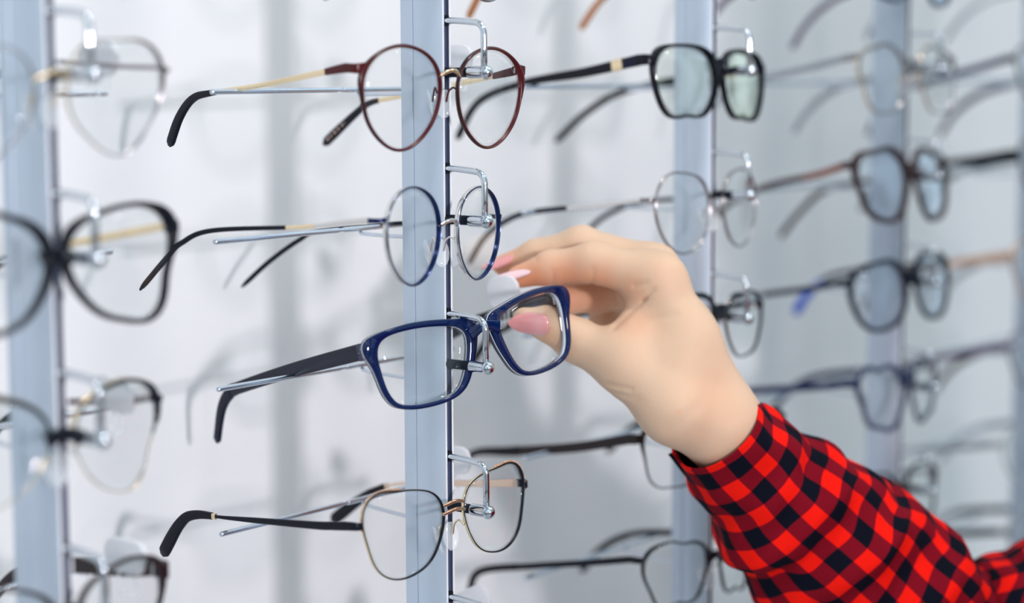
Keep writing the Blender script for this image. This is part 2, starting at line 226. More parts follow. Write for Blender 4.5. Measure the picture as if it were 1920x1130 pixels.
def make_glasses(key, label, group=None, post=None, row=None, src=None, rim='wire', mats=('black', 'black'), rw=1.6, rd=2.2,
                 outer=None, bridge='wire', bridge_z=None, bm=None, pads=True, padm='silver', zh=10.0, tl=None, tr=None,
                 temple='satin_black', th=2.6, tt=1.3, inner=None, tip='black', tip_from=0.66, tip_h=4.6, lens='lens', yaw=0, roll=0,
                 half=False, arm_seg=None, ep_h=None, only=None, offs=(0, 0, 0), decor=None):
    q = list(GL[src or key])
    if src is not None:
        p0, r0 = src_pos[src]
        q[0] += (post - p0) * SP; q[2] -= (row - r0) * ROW
    q[0] += offs[0]; q[1] += offs[1]; q[2] += offs[2]
    root = empty('eyeglasses', (q[0] / 1000, q[1] / 1000, EYE + q[2] / 1000), label, 'eyeglasses', group)
    root.rotation_euler = rotm(q[3] + yaw, q[4], q[5] + roll).to_euler()
    w = q[8]; X, Z = outline(q); cx = q[6]
    radial = (key + '_in') in GL
    if radial:
        Ri_ = np.array(GL[key + '_in']); X, Z = cx + Ri_ * np.cos(TH), Ri_ * np.sin(TH); outer = np.array(GL[key + '_out']) - Ri_
    R = np.hypot(X - cx, Z)
    base = 0.00115
    def place(x, z, y=0.0):               # lens plane with wrap and a little base curve
        return (x * math.cos(w) - y * math.sin(w), x * math.sin(w) + y * math.cos(w), z)
    m1, m2 = M[mats[0]], M[mats[1]]
    out = outer if outer is not None else 0 * TH + rw
    # normals of the outline
    dX = np.roll(X, -1) - np.roll(X, 1); dZ = np.roll(Z, -1) - np.roll(Z, 1); l = np.hypot(dX, dZ)
    nx, nz = dZ / l, -dX / l
    if radial: nx, nz = np.cos(TH), np.sin(TH)
    fr = MB()
    for side in (-1, 1):
        if rim in ('wire', 'acetate'):
            V = []; k = 8 if rim == 'wire' else 12
            for i in range(NT):
                o = out[i] if not half or True else out[i]
                hw, hd = o / 2, rd / 2
                if half and math.sin(TH[i]) < 0.12:
                    hw, hd = 0.28, 0.35
                if rim == 'wire':
                    pr = [(hw * math.cos(a), hd * math.sin(a)) for a in np.linspace(0, 2 * np.pi, k, endpoint=False)]
                else:
                    c = min(0.55, hw * 0.5)       # front face y = -hd ; laminate line near the back
                    yb = -hd * 0.22; yl = hd * 0.06
                    pr = [(-hw + c, -hd), (hw - c, -hd), (hw, -hd + c), (hw, yb), (hw, yl), (hw, hd - 0.3), (hw - 0.4, hd),
                          (-hw + 0.4, hd), (-hw, hd - 0.3), (-hw, yl), (-hw, yb), (-hw, -hd + c)]
                for (a, y) in pr:
                    a2 = a + o / 2 - (0.25 if rim == 'wire' else 0)
                    P = place(X[i] + nx[i] * a2, Z[i] + nz[i] * a2, y)
                    V.append((side * P[0], P[1], P[2]))
            F = []; mi = []
            for i in range(NT):
                j = (i + 1) % NT
                for s in range(k):
                    t = (s + 1) % k; f = (i * k + s, i * k + t, j * k + t, j * k + s)
                    F.append(f if side == 1 else f[::-1])
                    if rim == 'acetate':
                        mi.append({3: 2, 9: 2, 4: 3, 5: 3, 6: 3, 7: 3, 8: 3}.get(s, 0))
                    else:
                        top = math.sin(TH[i]) > -0.1
                        mi.append(1 if (half and not top) or (s in (0, 1, 2, 7) and mats[0] != mats[1]) else 0)
            fr.add(V, F, mi)
    # bridge between the rims
    iz = [i for i in range(NT) if X[i] < cx]
    zb = bridge_z if bridge_z is not None else 6.0
    ib = min(iz, key=lambda i: abs(Z[i] - zb)); xb = X[ib] - out[ib] * 0.6
    if bridge == 'wire':
        P = catmull([(-xb - 0.6, 0.3, zb), (-xb * 0.55, -1.4, zb + 2.2), (0, -2.0, zb + 3.0), (xb * 0.55, -1.4, zb + 2.2), (xb + 0.6, 0.3, zb)], 6)
        fr.add(*tube(P, 0.95, 10), 4)
    elif bridge == 'double':
        for dz in (0, 4):
            fr.add(*tube(catmull([(-xb - 1, 0.3, zb + dz), (0, -1.6, zb + dz + 1.5), (xb + 1, 0.3, zb + dz)], 6), 0.9, 10), 4)
    else:
        hb = 3.1 if bridge == 'saddle' else 2.2
        P = catmull([(-xb - 3.0, 0.2, zb - 0.8), (-xb * 0.6, -0.6, zb + 1.4), (0, -1.0, zb + 2.0), (xb * 0.6, -0.6, zb + 1.4), (xb + 3.0, 0.2, zb - 0.8)], 6)
        def bs(i, f):
            h = hb * (1 + 0.55 * abs(2 * f - 1) ** 1.5); return rrect(rd / 2 * 0.98, h, 0.7)
        fr.add(*sweep(P, bs), 0)
    # end pieces
    xm = float(X.max()); ih = int(np.argmin(np.abs(Z - zh) + 100 * (X < cx)))
    xe, ze = X[ih] + out[ih] * 0.6, Z[ih]; xt = xm + 4.2
    for side in (-1, 1):
        a = place(xe, ze, 0); c = place(xt, zh, 1.5); d = place(xt + 0.6, zh, 6.5)
        P = catmull([a, ((a[0] + c[0]) / 2 + 0.6, (a[1] + c[1]) / 2 - 0.6, (a[2] + c[2]) / 2), c, d], 5)
        P[:, 0] *= side
        he = th * 0.5 if rim != 'acetate' else max(2.6, th * 0.55)
        eh = ep_h or (he * 0.8, he)
        fr.add(*sweep(P, lambda i, f: rrect(0.75 if rim == 'wire' else 1.6, eh[0] + (eh[1] - eh[0]) * min(1, f * 1.6) ** 0.7, 0.5)), 0)
    if decor: decor(fr, X, Z, nx, nz, out, place)
    fm = [m1, m2, M['white_layer'] if mats[0] == 'navy' else m1, M['slate'] if mats[0] == 'navy' else m2, M[bm or mats[1]]]
    fr.obj('frame', fm, root, auto=50)
    # lenses
    for side in (-1, 1):
        V = []; rings = 5
        for layer, y0 in ((0, -0.9), (1, 0.9)):
            for g in range(rings):
                s = 1 - g / rings
                for i in range(0, NT, 2):
                    x = cx + (X[i] - cx) * s * 0.999; z = Z[i] * s * 0.999
                    dd = (x - cx) ** 2 + z ** 2
                    P = place(x, z, y0 * (1 if g else 0.5) + base * (dd - 500) * 1.0)
                    V.append((side * P[0], P[1], P[2]))
            P = place(cx, 0, y0 - 500 * base); V.append((side * P[0], P[1], P[2]))
        n = NT // 2; F = []; tot = rings * n + 1
        for layer in (0, 1):
            b = layer * tot
            for g in range(rings - 1):
                for i in range(n):
                    j = (i + 1) % n; f = (b + g * n + i, b + g * n + j, b + (g + 1) * n + j, b + (g + 1) * n + i)
                    F.append(f if (layer == 0) == (side == 1) else f[::-1])
            for i in range(n):
                j = (i + 1) % n; f = (b + (rings - 1) * n + i, b + (rings - 1) * n + j, b + tot - 1)
                F.append(f if (layer == 0) == (side == 1) else f[::-1])
        for i in range(n):
            j = (i + 1) % n; f = (i, tot + i, tot + j, j)
            F.append(f if side == 1 else f[::-1])
        obj('lens', V, F, M[lens], root)
    # nose pads
    if pads:
        for side in (-1, 1):
            P = catmull([(xb + 1.0, 0.8, zb - 8), (xb - 0.2, 3.2, zb - 5.5), (xb - 1.6, 5.2, zb - 7.5), (xb - 1.9, 6.2, zb - 12.5)], 5) if xb > 5 else \
                catmull([(xb + 1.0, 0.8, zb - 8), (xb, 3.5, zb - 6), (xb - 1, 6, zb - 9)], 5)
            P = P * np.array([side, 1, 1])
            pa = obj('nose_pad', *pad_mesh(side * (xb - 2.0), 7.4, zb - 13.5, side), M['pad'], root)
            obj('pad_arm', *tube(P, 0.5, 8), M[padm], pa)
    # temples
    for side, path in ((-1, tl), (1, tr)):
        d = place(xt + 0.6, zh, 6.5)
        if path is None:
            path = [(-1.0, 40, zh - 2.5), (-1.5, 90, zh - 6.0), (-2.5, 112, zh - 12), (-3.5, 128, zh - 22), (-5, 141, zh - 37)]
        pts = [(side * d[0], d[1], d[2])] + [(side * (d[0] + a), b, c) for a, b, c in path]
        P = catmull(pts, 10)
        L = np.r_[0, np.cumsum(np.linalg.norm(np.diff(P, axis=0), axis=1))]; L /= L[-1]
        segs = arm_seg or [(0, tip_from, temple, th, tt)]
        it = int(np.searchsorted(L, tip_from))
        to = None
        for si, (f0, f1, mm, hh, tk) in enumerate(segs):
            i0, i1 = int(np.searchsorted(L, f0)), max(int(np.searchsorted(L, f1)), int(np.searchsorted(L, f0)) + 2)
            i1 = min(i1, len(P) - 1)
            h2 = hh if isinstance(hh, tuple) else (hh, hh)
            def sc(i, f, h2=h2, tk=tk): return rrect(tk / 2, (h2[0] + (h2[1] - h2[0]) * f) / 2, min(tk * 0.35, 0.8))
            v = sweep(P[i0:i1 + 1], sc)
            if si == 0:
                to = obj('temple', *v, M[mm], root, auto=40)
                if inner: two_tone(to, side, M[inner])
            else:
                tc_ = obj('temple_core', *v, M[mm], to, auto=40)
                if inner: two_tone(tc_, side, M[inner])
        hv = MB(); hv.add(*tube([(side * (d[0] - 1.6), d[1] - 1.0, d[2] - th * 0.4), (side * (d[0] - 1.6), d[1] - 1.0, d[2] + th * 0.4)], 0.9, 10))
        hv.obj('hinge', M['silver'], to)
        if tip:
            n = len(P) - it
            th0 = (segs[-1][3][1] if isinstance(segs[-1][3], tuple) else segs[-1][3])
            def st(i, f):
                e = 1.0 if f < 0.93 else max(0.35, math.sqrt(max(0, 1 - ((f - 0.93) / 0.075) ** 2)))
                h = (th0 + 0.5) + (tip_h - th0 - 0.5) * min(1, f * 1.3)
                return rrect(1.15 * e, h / 2 * e, 0.8 * e)
            obj('temple_tip', *sweep(P[it - 1:], st), M[tip], to, auto=50)
            if decor is not None and getattr(decor, 'print_tip', None) and side == decor.print_side:
                # small stamped marks on the inside of the tip
                pm = MB()
                for s in range(int(decor.n)):
                    f = decor.f0 + (decor.f1 - decor.f0) * s / decor.n
                    i = int(np.searchsorted(L, f)); i = min(i, len(P) - 2)
                    t = P[i + 1] - P[i]; t /= np.linalg.norm(t); u = np.cross(t, (1, 0, 0)); u /= np.linalg.norm(u)
                    c = P[i] + np.array([-side * 1.2, 0, 0]) + (P[i + 1] - P[i]) * RNG.random() * 0.5
                    hw, hh_ = 0.22, 0.6 + 0.25 * (s % 3 == 0)
                    vs = [c + t * a * hw + u * b * hh_ + np.array([-side * e * 0.08, 0, 0]) for e in (0, 1) for a, b in ((-1, -1), (1, -1), (1, 1), (-1, 1))]
                    pm.add(vs, [(0, 1, 2, 3), (7, 6, 5, 4), (0, 4, 5, 1), (1, 5, 6, 2), (2, 6, 7, 3), (3, 7, 4, 0)])
                pm.obj('printed_marking', M[decor.print_tip], to, smooth=False, auto=None)
    return root

def two_tone(o, side, m):
    o.data.materials.append(m)
    for f in o.data.polygons:
        if f.normal.x * side < -0.5: f.material_index = 1

def pad_mesh(x, y, z, side):
    V = []; F = []; n, m = 14, 8
    for i in range(m + 1):
        ph = math.pi * i / m
        for j in range(n):
            a = 2 * math.pi * j / n
            lx = 1.1 * math.cos(ph); ly = 4.2 * math.sin(ph) * math.cos(a); lz = 7.4 * math.sin(ph) * math.sin(a)
            c, s = math.cos(0.75 * side), math.sin(0.75 * side)
            t = 0.28 * side
            lx2, lz2 = lx * math.cos(t) + lz * math.sin(t) , -lx * math.sin(t) + lz * math.cos(t)
            V.append((x + lx2 * c - ly * s, y + lx2 * s + ly * c, z + lz2))
    for i in range(m):
        for j in range(n):
            F.append((i * n + j, i * n + (j + 1) % n, (i + 1) * n + (j + 1) % n, (i + 1) * n + j))
    return V, F
# ------------------------------------------------------------------ display posts, hooks, wall
def post_profile():
    right = [(1.7, -0.2), (3.0, 0.0), (3.3, 0.9), (5.6, 5.5), (7.4, 10.5), (8.6, 16.0), (9.0, 21.5), (0, 22.0)]
    prof = [(0, 6.0), (1.5, 6.0), (1.7, -0.2)] + right[1:]
    prof = [(1.8, 1.6), (1.8, 0.0), (3.1, 0.0), (3.4, 0.4), (4.4, 1.9), (5.8, 4.2), (7.0, 7.0), (7.8, 9.8), (8.15, 12.0), (8.4, 14.2), (8.0, 14.4), (8.0, 14.9), (8.6, 15.1), (8.9, 18.0), (9.0, 22.0)]
    full = prof + [(-x, y) for x, y in reversed(prof)]
    return full
POSTS = {}
def post(k, label):
    prof = post_profile(); n = len(prof); V = []; F = []; mi = []
    zs = [-EYE * 1000, -900, -600, -400, -300, -200, -100, 0, 100, 300, 700, 1150]
    for z in zs: V += [(x, y, z) for x, y in prof]
    half = n // 2
    for l in range(len(zs) - 1):
        for i in range(n):
            j = (i + 1) % n
            F.append((l * n + j, l * n + i, (l + 1) * n + i, (l + 1) * n + j))
            slot = (i == n - 1) or i == 0 or i == n - 2
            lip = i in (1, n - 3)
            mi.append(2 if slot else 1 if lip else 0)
    root = empty('display_post', ((k - 2) * SP / 1000, 0, EYE), label, 'display post', 'aluminium display posts')
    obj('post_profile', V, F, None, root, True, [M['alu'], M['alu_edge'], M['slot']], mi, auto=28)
    base = MB()
    base.add(*sweep([(0, 11, -EYE * 1000), (0, 11, -EYE * 1000 + 12)], lambda i, f: rrect(22, 26, 4), up=(0, 1, 0)))
    base.obj('foot_plate', M['steel'], root)
    POSTS[k] = root

HOOK = None
def make_hook(label):
    root = empty('display_hook', (0, 0, 0), label, 'display hook', 'chrome hooks on the posts')
    P = [(0, 5, 0), (0, 2, 0), (0, -6, -0.2), (0, -14, -0.8), (0, -18, -1.2)] + \
        [(0, -18 - 5.6 * math.sin(a), -6.8 + 5.6 * math.cos(a)) for a in np.linspace(0.15, math.pi / 2, 7)] + [(0, -23.7, -14), (0, -23.8, -25)]
    wv = obj('hook_wire', *tube(P, 1.6, 14), M['chrome'], root)
    # plug in the slot
    pl = MB(); pl.add(*sweep([(0, -0.6, 0), (0, 6, 0)], lambda i, f: rrect(1.3, 2.6, 0.5))); pl.obj('slot_plug', M['rubber'], root)
    cap = MB()
    ys = [(-28.2, 0.3), (-27.9, 1.6), (-27.0, 2.7), (-25.8, 3.4), (-24.6, 3.6), (-23.6, 3.2), (-23.0, 3.0), (-14.6, 3.0), (-14.4, 2.7)]
    cap.add(*tube([(0, y, -25.2) for y, r in ys], [r for y, r in ys], 20)); cap.obj('end_cap', M['chrome'], root, auto=30)
    rb = MB(); rb.add(*tube([(0, -14.6, -25.2), (0, -14.2, -25.2), (0, 1.5, -25.2)], [2.2, 2.4, 2.4], 16)); rb.obj('rubber_sleeve', M['rubber'], root, auto=40)
    # cross bar for the temples, behind the post
    cb = obj('temple_bar', *tube([(u, 72.7, -34) for u in (-60, -30, 0, 30, 60)], 0.95, 12), M['steel'], root)
    for s in (-1, 1):
        sl = MB(); sl.add(*tube([(s * 2, 72.7, -34), (s * 2.3, 72.7, -34), (s * 88, 72.7, -34), (s * 88.4, 72.7, -34)], [1.1, 1.35, 1.35, 1.1], 14))
        sl.obj('bar_sleeve', M['steel'], cb, auto=30)
    st = obj('bar_stem', *tube(catmull([(14, 72.7, -34.2), (13.5, 71.6, -36.0), (11, 66, -36.4), (5, 40, -36), (0, 22, -35), (0, 20, -35)], 6), 1.0, 10), M['steel'], root)
    return root

def copy_tree(o, parent=None):
    c = o.copy(); COL.objects.link(c); c.parent = parent
    for ch in list(o.children): copy_tree(ch, c)
    return c

ORD = ['topmost', 'second', 'third', 'fourth', 'fifth', 'sixth', 'seventh']
PN = {1: 'the leftmost post', 2: 'the sharply focused middle post', 3: 'the post behind the hand', 4: 'the blurred post right of the hand', 5: 'the post cut by the right edge'}
for k in range(1, 6):
    post(k, {1: 'leftmost blue-grey aluminium display post at the left edge',
             2: 'sharply focused blue-grey aluminium display post in the middle',
             3: 'slightly blurred aluminium display post behind the wrist',
             4: 'blurred aluminium display post right of the hand, above the plaid sleeve',
             5: 'blurred aluminium display post cut off by the right edge'}[k])
first = True
for k in range(1, 6):
    for r in range(-1, {1: 4, 2: 5, 3: 5, 4: 6, 5: 7}[k]):
        lab = 'chrome hook, %s from the top on %s' % (ORD[max(r, 0)], PN[k])
        if r < 0: lab = 'chrome hook above the frame on %s' % PN[k]
        if r == 0: lab = 'chrome hook, topmost visible one on %s' % PN[k]
        if first: h = HOOK = make_hook(lab); first = False
        else: h = copy_tree(HOOK)
        h['label'] = lab
        h.location = ((k - 2) * SP / 1000, 0, EYE - r * ROW / 1000)

# ---- setting
def box(name, lo, hi, m, kind=None, scale=1.0):
    x0, y0, z0 = lo; x1, y1, z1 = hi
    V = [(x0, y0, z0), (x1, y0, z0), (x1, y1, z0), (x0, y1, z0), (x0, y0, z1), (x1, y0, z1), (x1, y1, z1), (x0, y1, z1)]
    F = [(0, 3, 2, 1), (4, 5, 6, 7), (0, 1, 5, 4), (1, 2, 6, 5), (2, 3, 7, 6), (3, 0, 4, 7)]
    o = obj(name, V, F, m, None, False, scale=scale)
    if kind: o['kind'] = kind
    return o
WALLY = 0.188
wallm = noise_tint(mat('white wall paint', (0.81, 0.815, 0.83), 0.6), 3.0, 0.012, 0.02)
floorm = noise_tint(mat('pale floor', (0.50, 0.50, 0.50), 0.35), 2.0, 0.08)
wf = box('wall_back', (-2.4, WALLY, 0), (3.4, WALLY + 0.1, 2.7), wallm, 'structure')
box('floor', (-2.4, -3.0, -0.05), (3.4, WALLY, 0), floorm, 'structure')

# ---- security tags clipped on the right temples
def make_tag(label, loc, rot=(0, 0, 0), w=25, h=15, group='milky clip-on security tags'):
    root = empty('security_tag', (loc[0] / 1000, loc[1] / 1000, EYE + loc[2] / 1000), label, 'security tag', group)
    root.rotation_euler = rot
    mb = MB(); pts = rrect(w / 2, h / 2, min(w, h) * 0.42, 6); n = len(pts)
    lay = [(-1.6, 0.90), (-1.2, 0.98), (0, 1), (1.2, 0.98), (1.6, 0.90)]
    V = [(o, a * s, b * s + h / 2 + 5) for o, s in lay for a, b in pts]
    F = [(l * n + i, l * n + (i + 1) % n, (l + 1) * n + (i + 1) % n, (l + 1) * n + i) for l in range(4) for i in range(n)]
    F += [tuple(range(n - 1, -1, -1)), tuple(4 * n + i for i in range(n))]
    mb.add(V, F); mb.obj('tag_plate', M['tag'], root)
    cl = MB()
    for dy in (-3, 3):
        cl.add(*tube(catmull([(0, dy, 6), (2.4, dy, 3), (2.4, dy, -3), (0, dy, -4.6), (-2.4, dy, -3), (-2.4, dy, 3), (0, dy, 6)], 5), 0.8, 8))
    cl.obj('clip_loop', M['pad'], root)
    return root
for lab, loc, rot, w_, h_ in [
    ('milky oval tag behind the red round glasses, just right of the sharp middle post', (48, 33, -30), (0, 0, 0.1), 17, 14),
    ('milky oval tag behind the navy round glasses, beside the fingertips', (38, 40, -128), (0.5, 0, 0.2), 20, 14),
    ('milky round tag above the navy glasses, below the index fingertip', (76, 24, -156), (-0.15, 0, 0.1), 20, 18),
    ('milky rounded tag above the thin gold and black glasses, beside the sharp post', (50, 42, -243), (0, 0, 0), 27, 15),
    ('milky tilted tag at the bottom edge, right of the sharp post', (60, 30, -322), (-0.5, 0, 0), 27, 16),
    ('blurred milky tag behind the gold rimmed lens at the top left', (-187, 36, -31), (0.05, 0, 0), 24, 16),
    ('blurred milky tag behind the grey browline glasses, beside the leftmost post', (-189, 30, -175), (0.1, 0, 0), 26, 15),
    ('blurred milky tag above the dark temple at the bottom left', (-189, 24, -246), (0, 0, 0), 27, 15),
]:
    make_tag(lab, loc, rot, w_, h_)


# ------------------------------------------------------------------ the hand (one continuous skin)
def nets(S, lo, h):
    shape = S.shape
    # surface nets
    s = S < 0; V = []; 
    c = [s[:-1, :-1, :-1], s[1:, :-1, :-1], s[:-1, 1:, :-1], s[1:, 1:, :-1], s[:-1, :-1, 1:], s[1:, :-1, 1:], s[:-1, 1:, 1:], s[1:, 1:, 1:]]
    cnt = sum(x.astype(np.int8) for x in c); act = (cnt > 0) & (cnt < 8)
    idx = -np.ones(act.shape, int); cells = np.argwhere(act); idx[tuple(cells.T)] = np.arange(len(cells))
    acc = np.zeros((len(cells), 3)); num = np.zeros(len(cells))
    offs = [(0, 0, 0), (1, 0, 0), (0, 1, 0), (1, 1, 0), (0, 0, 1), (1, 0, 1), (0, 1, 1), (1, 1, 1)]
    for i, j in ((0, 1), (2, 3), (4, 5), (6, 7), (0, 2), (1, 3), (4, 6), (5, 7), (0, 4), (1, 5), (2, 6), (3, 7)):
        oa, ob = np.array(offs[i]), np.array(offs[j])
        va = S[tuple((cells + oa).T)]; vb = S[tuple((cells + ob).T)]
        m = (va < 0) != (vb < 0); t = np.where(m, va / np.where(m, va - vb, 1), 0)
        acc[m] += (oa + (ob - oa) * t[:, None])[m]; num[m] += 1
    P = (cells + acc / num[:, None]) * h + lo
    faces = []
    for d in range(3):
        e1, e2 = [(1, 2), (2, 0), (0, 1)][d]
        sl0 = [slice(None)] * 3; sl1 = [slice(None)] * 3; sl0[d] = slice(None, -1); sl1[d] = slice(1, None)
        cr = s[tuple(sl0)] != s[tuple(sl1)]; inside = s[tuple(sl0)]
        E = np.argwhere(cr)
        E = E[(E[:, e1] > 0) & (E[:, e2] > 0) & (E[:, e1] < shape[e1] - 1) & (E[:, e2] < shape[e2] - 1)]
        fl = inside[tuple(E.T)]
        u = np.zeros(3, int); v = np.zeros(3, int); u[e1] = 1; v[e2] = 1
        q = np.stack([idx[tuple((E - u - v).T)], idx[tuple((E - v).T)], idx[tuple(E.T)], idx[tuple((E - u).T)]], 1)
        q[~fl] = q[~fl][:, ::-1]
        faces += [tuple(map(int, r)) for r in q if (r >= 0).all()]
    # light relaxation
    FA = np.array(faces); ed = np.concatenate([FA[:, [0, 1]], FA[:, [1, 2]], FA[:, [2, 3]], FA[:, [3, 0]]])
    for lam in (0.5, -0.52, 0.5, -0.52, 0.5):
        sm = np.zeros_like(P); n = np.zeros(len(P))
        np.add.at(sm, ed[:, 0], P[ed[:, 1]]); np.add.at(sm, ed[:, 1], P[ed[:, 0]]); np.add.at(n, ed[:, 0], 1); np.add.at(n, ed[:, 1], 1)
        P = P + lam * (sm / n[:, None] - P)
    return P, faces

def build_hand():
    prims = HAND['prims']; K = {}
    A = np.array([p[0] for p in prims]); B = np.array([p[1] for p in prims])
    RA = np.array([p[2] for p in prims]); RB = np.array([p[3] for p in prims]); G_ = [p[4] for p in prims]
    lo = np.minimum(A.min(0), B.min(0)) - 30; hi = np.maximum(A.max(0), B.max(0)) + 30
    h = 1.15; N = np.ceil((hi - lo) / h).astype(int) + 1
    ax = [lo[i] + h * np.arange(N[i]) for i in range(3)]
    shape = tuple(N)
    def cone(a, b, ra, rb):
        ab = b - a; L2 = ab @ ab
        D = [ax[i] - a[i] for i in range(3)]
        t = (D[0][:, None, None] * ab[0] + D[1][None, :, None] * ab[1] + D[2][None, None, :] * ab[2]) / L2
        t = np.clip(t, 0, 1)
        d2 = (D[0][:, None, None] - t * ab[0]) ** 2 + (D[1][None, :, None] - t * ab[1]) ** 2 + (D[2][None, None, :] - t * ab[2]) ** 2
        return (np.sqrt(d2) - (ra + t * (rb - ra))).astype(np.float32)
    vw = np.array(SLV['view'])
    def curtain(a, b):                    # distance to a crease line, measured across the line of the fold
        a2 = a - vw * (a @ vw); b2 = b - vw * (b @ vw); ab = b2 - a2; L2 = ab @ ab
        dv = ax[0][:, None, None] * vw[0] + ax[1][None, :, None] * vw[1] + ax[2][None, None, :] * vw[2]
        Q = [ax[0][:, None, None] - dv * vw[0] - a2[0], ax[1][None, :, None] - dv * vw[1] - a2[1], ax[2][None, None, :] - dv * vw[2] - a2[2]]
        t = np.clip((Q[0] * ab[0] + Q[1] * ab[1] + Q[2] * ab[2]) / L2, 0, 1)
        taper = 1 + 0 * t
        return np.sqrt((Q[0] - t * ab[0]) ** 2 + (Q[1] - t * ab[1]) ** 2 + (Q[2] - t * ab[2]) ** 2)
    def smin(a, b, k):
        hh = np.maximum(k - np.abs(a - b), 0) / k
        return np.minimum(a, b) - hh * hh * k * 0.25
    groups = {}
    for a, b, ra, rb, g in zip(A, B, RA, RB, G_):
        c = cone(a, b, ra, rb)
        k = 12 if g == 'palm' else 5
        groups[g] = c if g not in groups else smin(groups[g], c, k)
    palm = groups.pop('palm'); F = None
    for g in ('index', 'middle', 'ring', 'pinky'):
        F = groups[g] if F is None else smin(F, groups[g], 1.6)
    S = smin(palm, F, 9); S = smin(S, groups['thumb'], 9)
    for a, b, wd, dep in HAND['grooves']:
        a = np.array(a); b = np.array(b)
        c = curtain(a, b)
        S = S + dep * np.exp(-(c / wd) ** 2)
    return nets(S, lo, h)

skin = mat('skin', (0.86, 0.60, 0.46), 0.55, 0, Specular_IOR_Level=0.3, Subsurface_Weight=0.22, Subsurface_Scale=0.006)
skin.node_tree.nodes['Principled BSDF'].inputs['Subsurface Radius'].default_value = (1.0, 0.35, 0.18)
def skin_nodes(m):
    nt = m.node_tree; b = nt.nodes['Principled BSDF']
    tc = nt.nodes.new('ShaderNodeTexCoord')
    n1 = nt.nodes.new('ShaderNodeTexNoise'); n1.inputs['Scale'].default_value = 32; n1.inputs['Detail'].default_value = 3
    at = nt.nodes.new('ShaderNodeAttribute'); at.attribute_name = 'blush_shade'
    r = nt.nodes.new('ShaderNodeMix'); r.data_type = 'RGBA'
    r.inputs['A'].default_value = (0.67, 0.480, 0.345, 1); r.inputs['B'].default_value = (0.64, 0.425, 0.285, 1)
    nt.links.new(tc.outputs['Object'], n1.inputs['Vector']); nt.links.new(n1.outputs['Fac'], r.inputs['Factor'])
    r2 = nt.nodes.new('ShaderNodeMix'); r2.data_type = 'RGBA'; r2.inputs['B'].default_value = (0.80, 0.30, 0.15, 1)
    nt.links.new(r.outputs['Result'], r2.inputs['A']); nt.links.new(at.outputs['Fac'], r2.inputs['Factor'])
    nt.links.new(r2.outputs['Result'], b.inputs['Base Color'])
    n2 = nt.nodes.new('ShaderNodeTexVoronoi'); n2.inputs['Scale'].default_value = 900
    bp = nt.nodes.new('ShaderNodeBump'); bp.inputs['Strength'].default_value = 0.12; bp.inputs['Distance'].default_value = 0.0004
    nt.links.new(tc.outputs['Object'], n2.inputs['Vector']); nt.links.new(n2.outputs['Distance'], bp.inputs['Height']); nt.links.new(bp.outputs['Normal'], b.inputs['Normal'])
skin_nodes(skin)

person = empty('person', HAND['root'], 'person in a red and black checked shirt, right hand holding the navy glasses', 'person')
# head, neck, hair and clothes of the person standing just right of the frame
FWD = np.array([-0.62, 0.78, -0.05]); FWD /= np.linalg.norm(FWD)
RGT = np.cross(FWD, (0, 0, 1)); RGT /= np.linalg.norm(RGT); UPV = np.cross(RGT, FWD)
HC = np.array([224.0, -352.0, -12.0])
def hp(r, f, u): return HC + RGT * r + FWD * f + UPV * u
def blob(prims, h, k, cut=None, pad=14):
    A = np.array([p[0] for p in prims], float); B = np.array([p[1] for p in prims], float)
    rm = max(max(p[2], p[3]) for p in prims)
    lo = np.minimum(A.min(0), B.min(0)) - rm - pad; hi = np.maximum(A.max(0), B.max(0)) + rm + pad
    N = np.ceil((hi - lo) / h).astype(int) + 1
    X, Y, Zg = np.meshgrid(*[lo[i] + h * np.arange(N[i]) for i in range(3)], indexing='ij')
    S = None
    for a, b, ra, rb in prims:
        a = np.array(a, float); b = np.array(b, float); ab = b - a; L2 = max(ab @ ab, 1e-6)
        t = np.clip(((X - a[0]) * ab[0] + (Y - a[1]) * ab[1] + (Zg - a[2]) * ab[2]) / L2, 0, 1)
        neg = ra < 0; r0, r1 = abs(ra), abs(rb)
        d = np.sqrt((X - a[0] - t * ab[0]) ** 2 + (Y - a[1] - t * ab[1]) ** 2 + (Zg - a[2] - t * ab[2]) ** 2) - (r0 + t * (r1 - r0))
        if S is None: S = d; continue
        if neg:
            hh = np.maximum(k * 0.5 - np.abs(S + d), 0) / (k * 0.5); S = np.maximum(S, -d) + hh * hh * k * 0.125
        else:
            hh = np.maximum(k - np.abs(S - d), 0) / k; S = np.minimum(S, d) - hh * hh * k * 0.25
    if cut is not None: S = np.maximum(S, cut(X, Y, Zg))
    return nets(S, lo, h)
SH_R = np.array([418.0, -286.0, -262.0]); SH_L = np.array([112.0, -505.0, -262.0]); NB = (SH_R + SH_L) / 2 + np.array([-4, 8, 28])
HIP = (SH_R + SH_L) / 2 + np.array([10, -10, -470])
